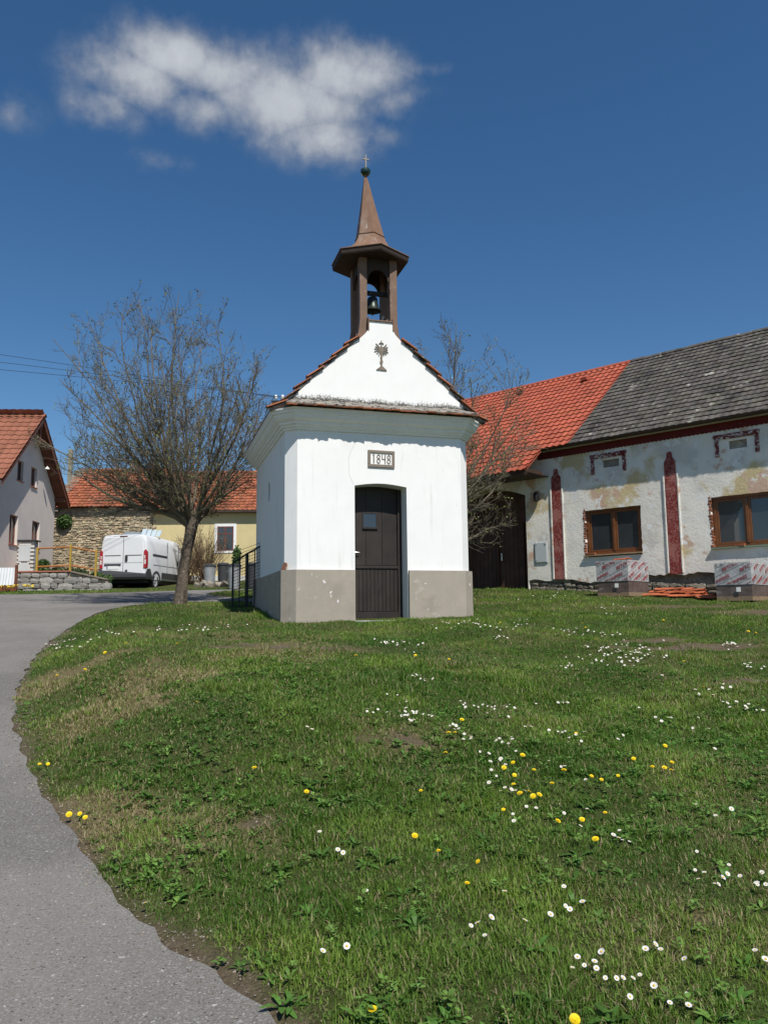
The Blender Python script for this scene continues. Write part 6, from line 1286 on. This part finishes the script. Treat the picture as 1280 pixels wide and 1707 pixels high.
# flowers
M_petal = pm('white_petal', (.62, .61, .59), .04, 20, .6, 0); M_eye = pm('yellow_eye', (.62, .40, .02), .1, 20, .7, 0); M_dand = pm('dandelion_yellow', (.82, .60, .012), .08, 30, .6, .3, 200, .002); M_stalk = pm('green_stalk', (.10, .15, .04), .15, 9, .6, 0)
pe = MB()
for k in range(15):
    a = 2 * math.pi * k / 15; c, s = math.cos(a), math.sin(a); r = .0135; w = .0025; z1 = .0025 + .001 * (k % 2)
    pe.add([(c * .003 - s * w * .5, s * .003 + c * w * .5, 0), (c * .003 + s * w * .5, s * .003 - c * w * .5, 0), (c * r + s * w, s * r - c * w, z1), (c * r * 1.08, s * r * 1.08, z1), (c * r - s * w, s * r + c * w, z1)], [(0, 1, 2, 3, 4)])
me_pet = pe.mesh('petals', M_petal, recalc=False)
ey = MB(); ey.lathe([(.0048, .0), (.0048, .0018), (.003, .0034), (.0008, .004)], 8); me_eye = ey.mesh('eye', M_eye, smooth=True)
sk = MB(); sk.tube([(0, 0, 0), (.003, 0, -.03), (0, 0, -.08)], .0011, 4); me_stalk = sk.mesh('stalk', M_stalk)
whole = MB()
for k in range(10):
    a = 2 * math.pi * k / 10; c, s = math.cos(a), math.sin(a); r = .014; w = .004; whole.add([(c * .003 - s * w * .5, s * .003 + c * w * .5, 0), (c * .003 + s * w * .5, s * .003 - c * w * .5, 0), (c * r + s * w, s * r - c * w, .003), (c * r - s * w, s * r + c * w, .003)], [(0, 1, 2, 3)], 0)
whole.lathe([(.0048, .0), (.0045, .003), (.001, .004)], 6, mi=1); whole.tube([(0, 0, 0), (0, 0, -.08)], .0012, 3, mi=2)
me_daisy = whole.mesh('daisy', [M_petal, M_eye, M_stalk], recalc=False)
dn = MB()
for lay, (r, z, nn) in enumerate(((.023, .0, 22), (.019, .004, 18), (.014, .008, 14), (.008, .011, 8))):
    for k in range(nn):
        a = 2 * math.pi * (k + .5 * (lay % 2)) / nn; c, s = math.cos(a), math.sin(a); w = .0022; dn.add([(c * .002 - s * w * .6, s * .002 + c * w * .6, z - .002), (c * .002 + s * w * .6, s * .002 - c * w * .6, z - .002), (c * r + s * w, s * r - c * w, z + .003), (c * r - s * w, s * r + c * w, z + .003)], [(0, 1, 2, 3)])
me_dhead = dn.mesh('florets', M_dand, recalc=False)
dk = MB(); dk.tube([(0, 0, 0), (.004, .002, -.04), (0, 0, -.11)], .0022, 5); dk.lathe([(.004, -.012), (.008, -.006), (.007, 0)], 8); me_dst = dk.mesh('stalk', M_stalk)
def c2(L): return [(640 + a / 2, 980 + b / 2) for a, b in L]
DAISY = c2([(10, 180), (30, 180), (45, 190), (60, 178), (70, 205), (85, 185), (100, 215), (115, 190), (130, 185), (95, 293), (108, 290), (122, 303), (135, 305), (78, 293), (10, 355), (45, 358), (52, 385), (75, 380), (25, 412), (50, 412), (60, 427), (70, 425), (95, 412), (100, 440), (85, 440), (150, 425), (160, 428), (10, 415), (240, 370), (255, 378), (265, 390), (270, 385), (330, 390), (345, 395), (360, 398), (370, 395), (385, 395), (400, 393), (420, 390), (415, 430), (220, 460), (230, 455), (240, 460), (235, 472), (250, 470), (268, 488), (265, 505), (290, 497), (290, 503), (375, 510), (385, 503), (395, 515), (415, 520), (428, 505), (425, 498), (320, 547), (350, 553), (355, 580), (390, 570), (405, 590), (385, 575), (440, 545), (358, 608), (375, 628), (350, 650), (388, 678), (403, 667), (425, 673), (437, 677), (470, 678), (475, 730), (507, 735), (430, 755), (433, 778), (550, 578), (590, 597), (602, 595), (600, 752), (655, 795), (677, 738), (580, 480), (595, 482), (605, 478), (618, 500), (615, 515), (640, 490), (658, 512), (668, 480), (550, 475), (470, 463), (490, 463), (580, 383), (595, 383), (612, 383), (780, 505), (797, 492), (820, 432), (850, 400), (862, 430), (905, 432), (925, 445), (950, 433), (958, 433), (1048, 433), (1030, 468), (1083, 470), (1103, 537), (785, 810), (782, 835), (795, 842), (818, 847), (765, 825), (672, 640), (600, 997), (605, 1062), (620, 1073), (662, 1048), (555, 1090), (402, 1013), (358, 1100), (313, 1118), (290, 1128), (336, 1160), (1040, 723), (1105, 760), (1158, 738), (1043, 880), (1037, 942), (1068, 950), (1048, 972), (1103, 988), (1115, 990), (1130, 967), (1145, 955), (1187, 962), (1150, 925), (1243, 985), (1260, 950), (1273, 990), (1245, 990), (645, 1232), (628, 1268), (668, 1260), (702, 1247), (708, 1270), (725, 1215), (738, 1302), (775, 1303), (797, 1302), (830, 1303), (853, 1292), (820, 1365), (900, 1328), (872, 1205), (905, 1190), (922, 1207), (1002, 1238), (953, 1385), (1010, 1357), (1015, 1393), (1237, 1210), (1272, 1240), (470, 1110), (910, 285), (928, 292), (938, 298), (1120, 365), (1130, 380), (1145, 385), (1170, 385), (1175, 380), (1205, 395), (1210, 400)])
DAISY += [(512, 1212), (520, 1216), (533, 1387), (563, 1417), (572, 1422), (610, 1486), (538, 1586), (578, 1578), (242, 1506), (630, 1183), (622, 1188), (612, 1182), (612, 1186)]
rg = random.Random(17)
CL = [(780, 1040, 30, 6, 26), (860, 1042, 40, 7, 24), (840, 1063, 25, 5, 10), (960, 1053, 30, 8, 16), (1000, 1058, 30, 6, 12), (1040, 1080, 60, 12, 34), (1030, 1100, 40, 8, 22), (990, 1095, 40, 8, 12), (940, 1110, 20, 8, 8), (1070, 1085, 30, 8, 12), (1220, 1073, 25, 5, 14), (1110, 1095, 40, 8, 10), (1250, 1108, 25, 6, 8), (920, 992, 30, 6, 14), (1030, 1018, 30, 8, 12), (650, 1070, 22, 5, 14), (105, 1077, 28, 6, 14), (140, 1068, 30, 5, 10), (180, 1055, 40, 6, 8), (290, 1048, 30, 5, 9), (340, 1048, 20, 4, 8), (870, 1000, 50, 6, 8), (1190, 1150, 40, 10, 8), (1250, 1180, 25, 8, 6), (820, 1180, 60, 6, 8), (700, 1130, 25, 5, 5), (380, 1045, 20, 5, 6), (690, 1190, 30, 10, 10)]
FARD = [(rg.gauss(x, sx_ * .6), rg.gauss(y, sy_ * .6)) for x, y, sx_, sy_, k in CL for _ in range(k)]
DAND = c2([(217, 238), (105, 225), (260, 440), (235, 483), (215, 483), (205, 550), (430, 583), (435, 625), (500, 607), (560, 652), (462, 558), (600, 608), (453, 685), (483, 680), (497, 695), (518, 690), (432, 655), (398, 740), (580, 778), (660, 773), (737, 750), (705, 838), (123, 677), (103, 827), (182, 877), (313, 913), (277, 985), (640, 485), (832, 570), (895, 597), (935, 600), (957, 608), (960, 582), (692, 628), (725, 640), (780, 627), (937, 527), (1000, 245), (1065, 330), (932, 108), (1215, 145), (1240, 150), (660, 118), (672, 132), (705, 172), (388, 115), (637, 1443), (400, 600), (855, 1445 + 50)])
DAND += [(593, 1093), (295, 1073), (328, 1171), (424, 1280), (511, 1320), (115, 1358), (133, 1357), (142, 1363), (80, 1274), (66, 1274), (175, 1088), (95, 1126), (142, 1116), (621, 1683), (209, 1072), (958, 1700)]
def flower_objs(P, dz): Q, ok = hits(P, dz); return [q for q, k in zip(Q, ok) if k and not in_chapel(q[0], q[1]) and not in_farm(q[0], q[1]) and road_sd(np.array([q[0]]), np.array([q[1]]))[0] > .02]
for i, q in enumerate(flower_objs(DAND, .05)):
    r = math.hypot(q[0], q[1]); d = tag(empty('dandelion', q, rg.uniform(-.7, .7)), 'yellow dandelion flower standing in the grass', 'dandelion', 'dandelions in the grass'); d.rotation_euler.x = rg.uniform(-.05, .8); d.rotation_euler.y = rg.uniform(-.3, .3); s = rg.uniform(.5, .78) * (1 if r < 9 else 1.2); d.scale = (s, s, s * .8)
    inst(me_dhead, 'florets', d); inst(me_dst, 'stalk', d)
dq = flower_objs(DAISY, .045) + flower_objs(FARD, .05); dq.sort(key=lambda q: math.hypot(q[0], q[1]))
far = MB()
for i, q in enumerate(dq):
    r = math.hypot(q[0], q[1]); s = rg.uniform(.55, .95) * (1 if r < 7 else 1.15); rot = (rg.uniform(-.1, .8), rg.uniform(-.5, .5), rg.uniform(-.5, .5))
    if i < 110:
        d = tag(empty('daisy', q), 'small white daisy with yellow eye standing in the grass', 'daisy', 'daisies in the grass'); d.rotation_euler = rot; d.scale = (s, s, s); inst(me_pet, 'petals', d); inst(me_eye, 'eye', d, (0, 0, .001)); inst(me_stalk, 'stalk', d)
    elif i < 300: tag(inst(me_daisy, 'daisy', None, q, rot, (s, s, s)), 'small white daisy with yellow eye standing in the grass', 'daisy', 'daisies in the grass')
    else:
        T = Matrix.Translation(q) @ Matrix.Rotation(rot[0], 4, 'X') @ Matrix.Scale(s, 4)
        far.add([T @ v.co for v in me_daisy.vertices], [tuple(p.vertices) for p in me_daisy.polygons]); far.m[-len(me_daisy.polygons):] = [p.material_index for p in me_daisy.polygons]
if far.v: tag(far.build('far_daisies', [M_petal, M_eye, M_stalk], None, recalc=False), 'tiny white daisies sprinkled on the lawn near the farmhouse', 'daisies', kind='stuff')
print('daisies', len(dq))

# grit and small stones along the crumbling road edge
M_grit = pm('road_grit', (.19, .17, .145), .3, 30, .95, .4, 60, .004, .1, vc=True)
gx_, gy_ = sample(2.4, 15, 420); sdg = road_sd(gx_, gy_); k = (G.random(len(gx_)) < np.exp(-(((sdg - .03) / .11) ** 2))) | (G.random(len(gx_)) < .75 * bare_at(gx_, gy_) * (sdg > .1) * .5); gx_, gy_, sdg = gx_[k], gy_[k], sdg[k]
gx_ = np.r_[gx_, gx_ + G.normal(0, .04, len(gx_)), gx_ + G.normal(0, .05, len(gx_))]; gy_ = np.r_[gy_, gy_ + G.normal(0, .04, len(gy_)), gy_ + G.normal(0, .05, len(gy_))]; sdg = road_sd(gx_, gy_); gz_ = np.where(sdg < 0, h_road(gx_, gy_) + .005, h_ground(gx_, gy_))
oc = np.array([(1, 0, 0), (0, 1, 0), (-1, 0, 0), (0, -1, 0), (0, 0, .8), (0, 0, -.5)]); of = [(0, 1, 4), (1, 2, 4), (2, 3, 4), (3, 0, 4), (1, 0, 5), (2, 1, 5), (3, 2, 5), (0, 3, 5)]; gb = MB()
for x, y, z in zip(gx_, gy_, gz_):
    s = min(.009, .0025 + G.exponential(.0016)) * (1 + .04 * y); th = G.uniform(0, 3.1); c, sn = math.cos(th), math.sin(th); vv = oc * G.uniform(.6, 1.25, (6, 1)) * s; q = G.uniform(.55, 1.5); gb.add([(x + a * c - b * sn, y + a * sn + b * c, z + d) for a, b, d in vv], of, 0, (q, q * .98, q * .95))
print('grit', len(gx_))
tag(gb.build('road_grit', M_grit, None, recalc=False, vcol=True), 'loose grit along the crumbling edge of the lane', 'grit', kind='stuff')
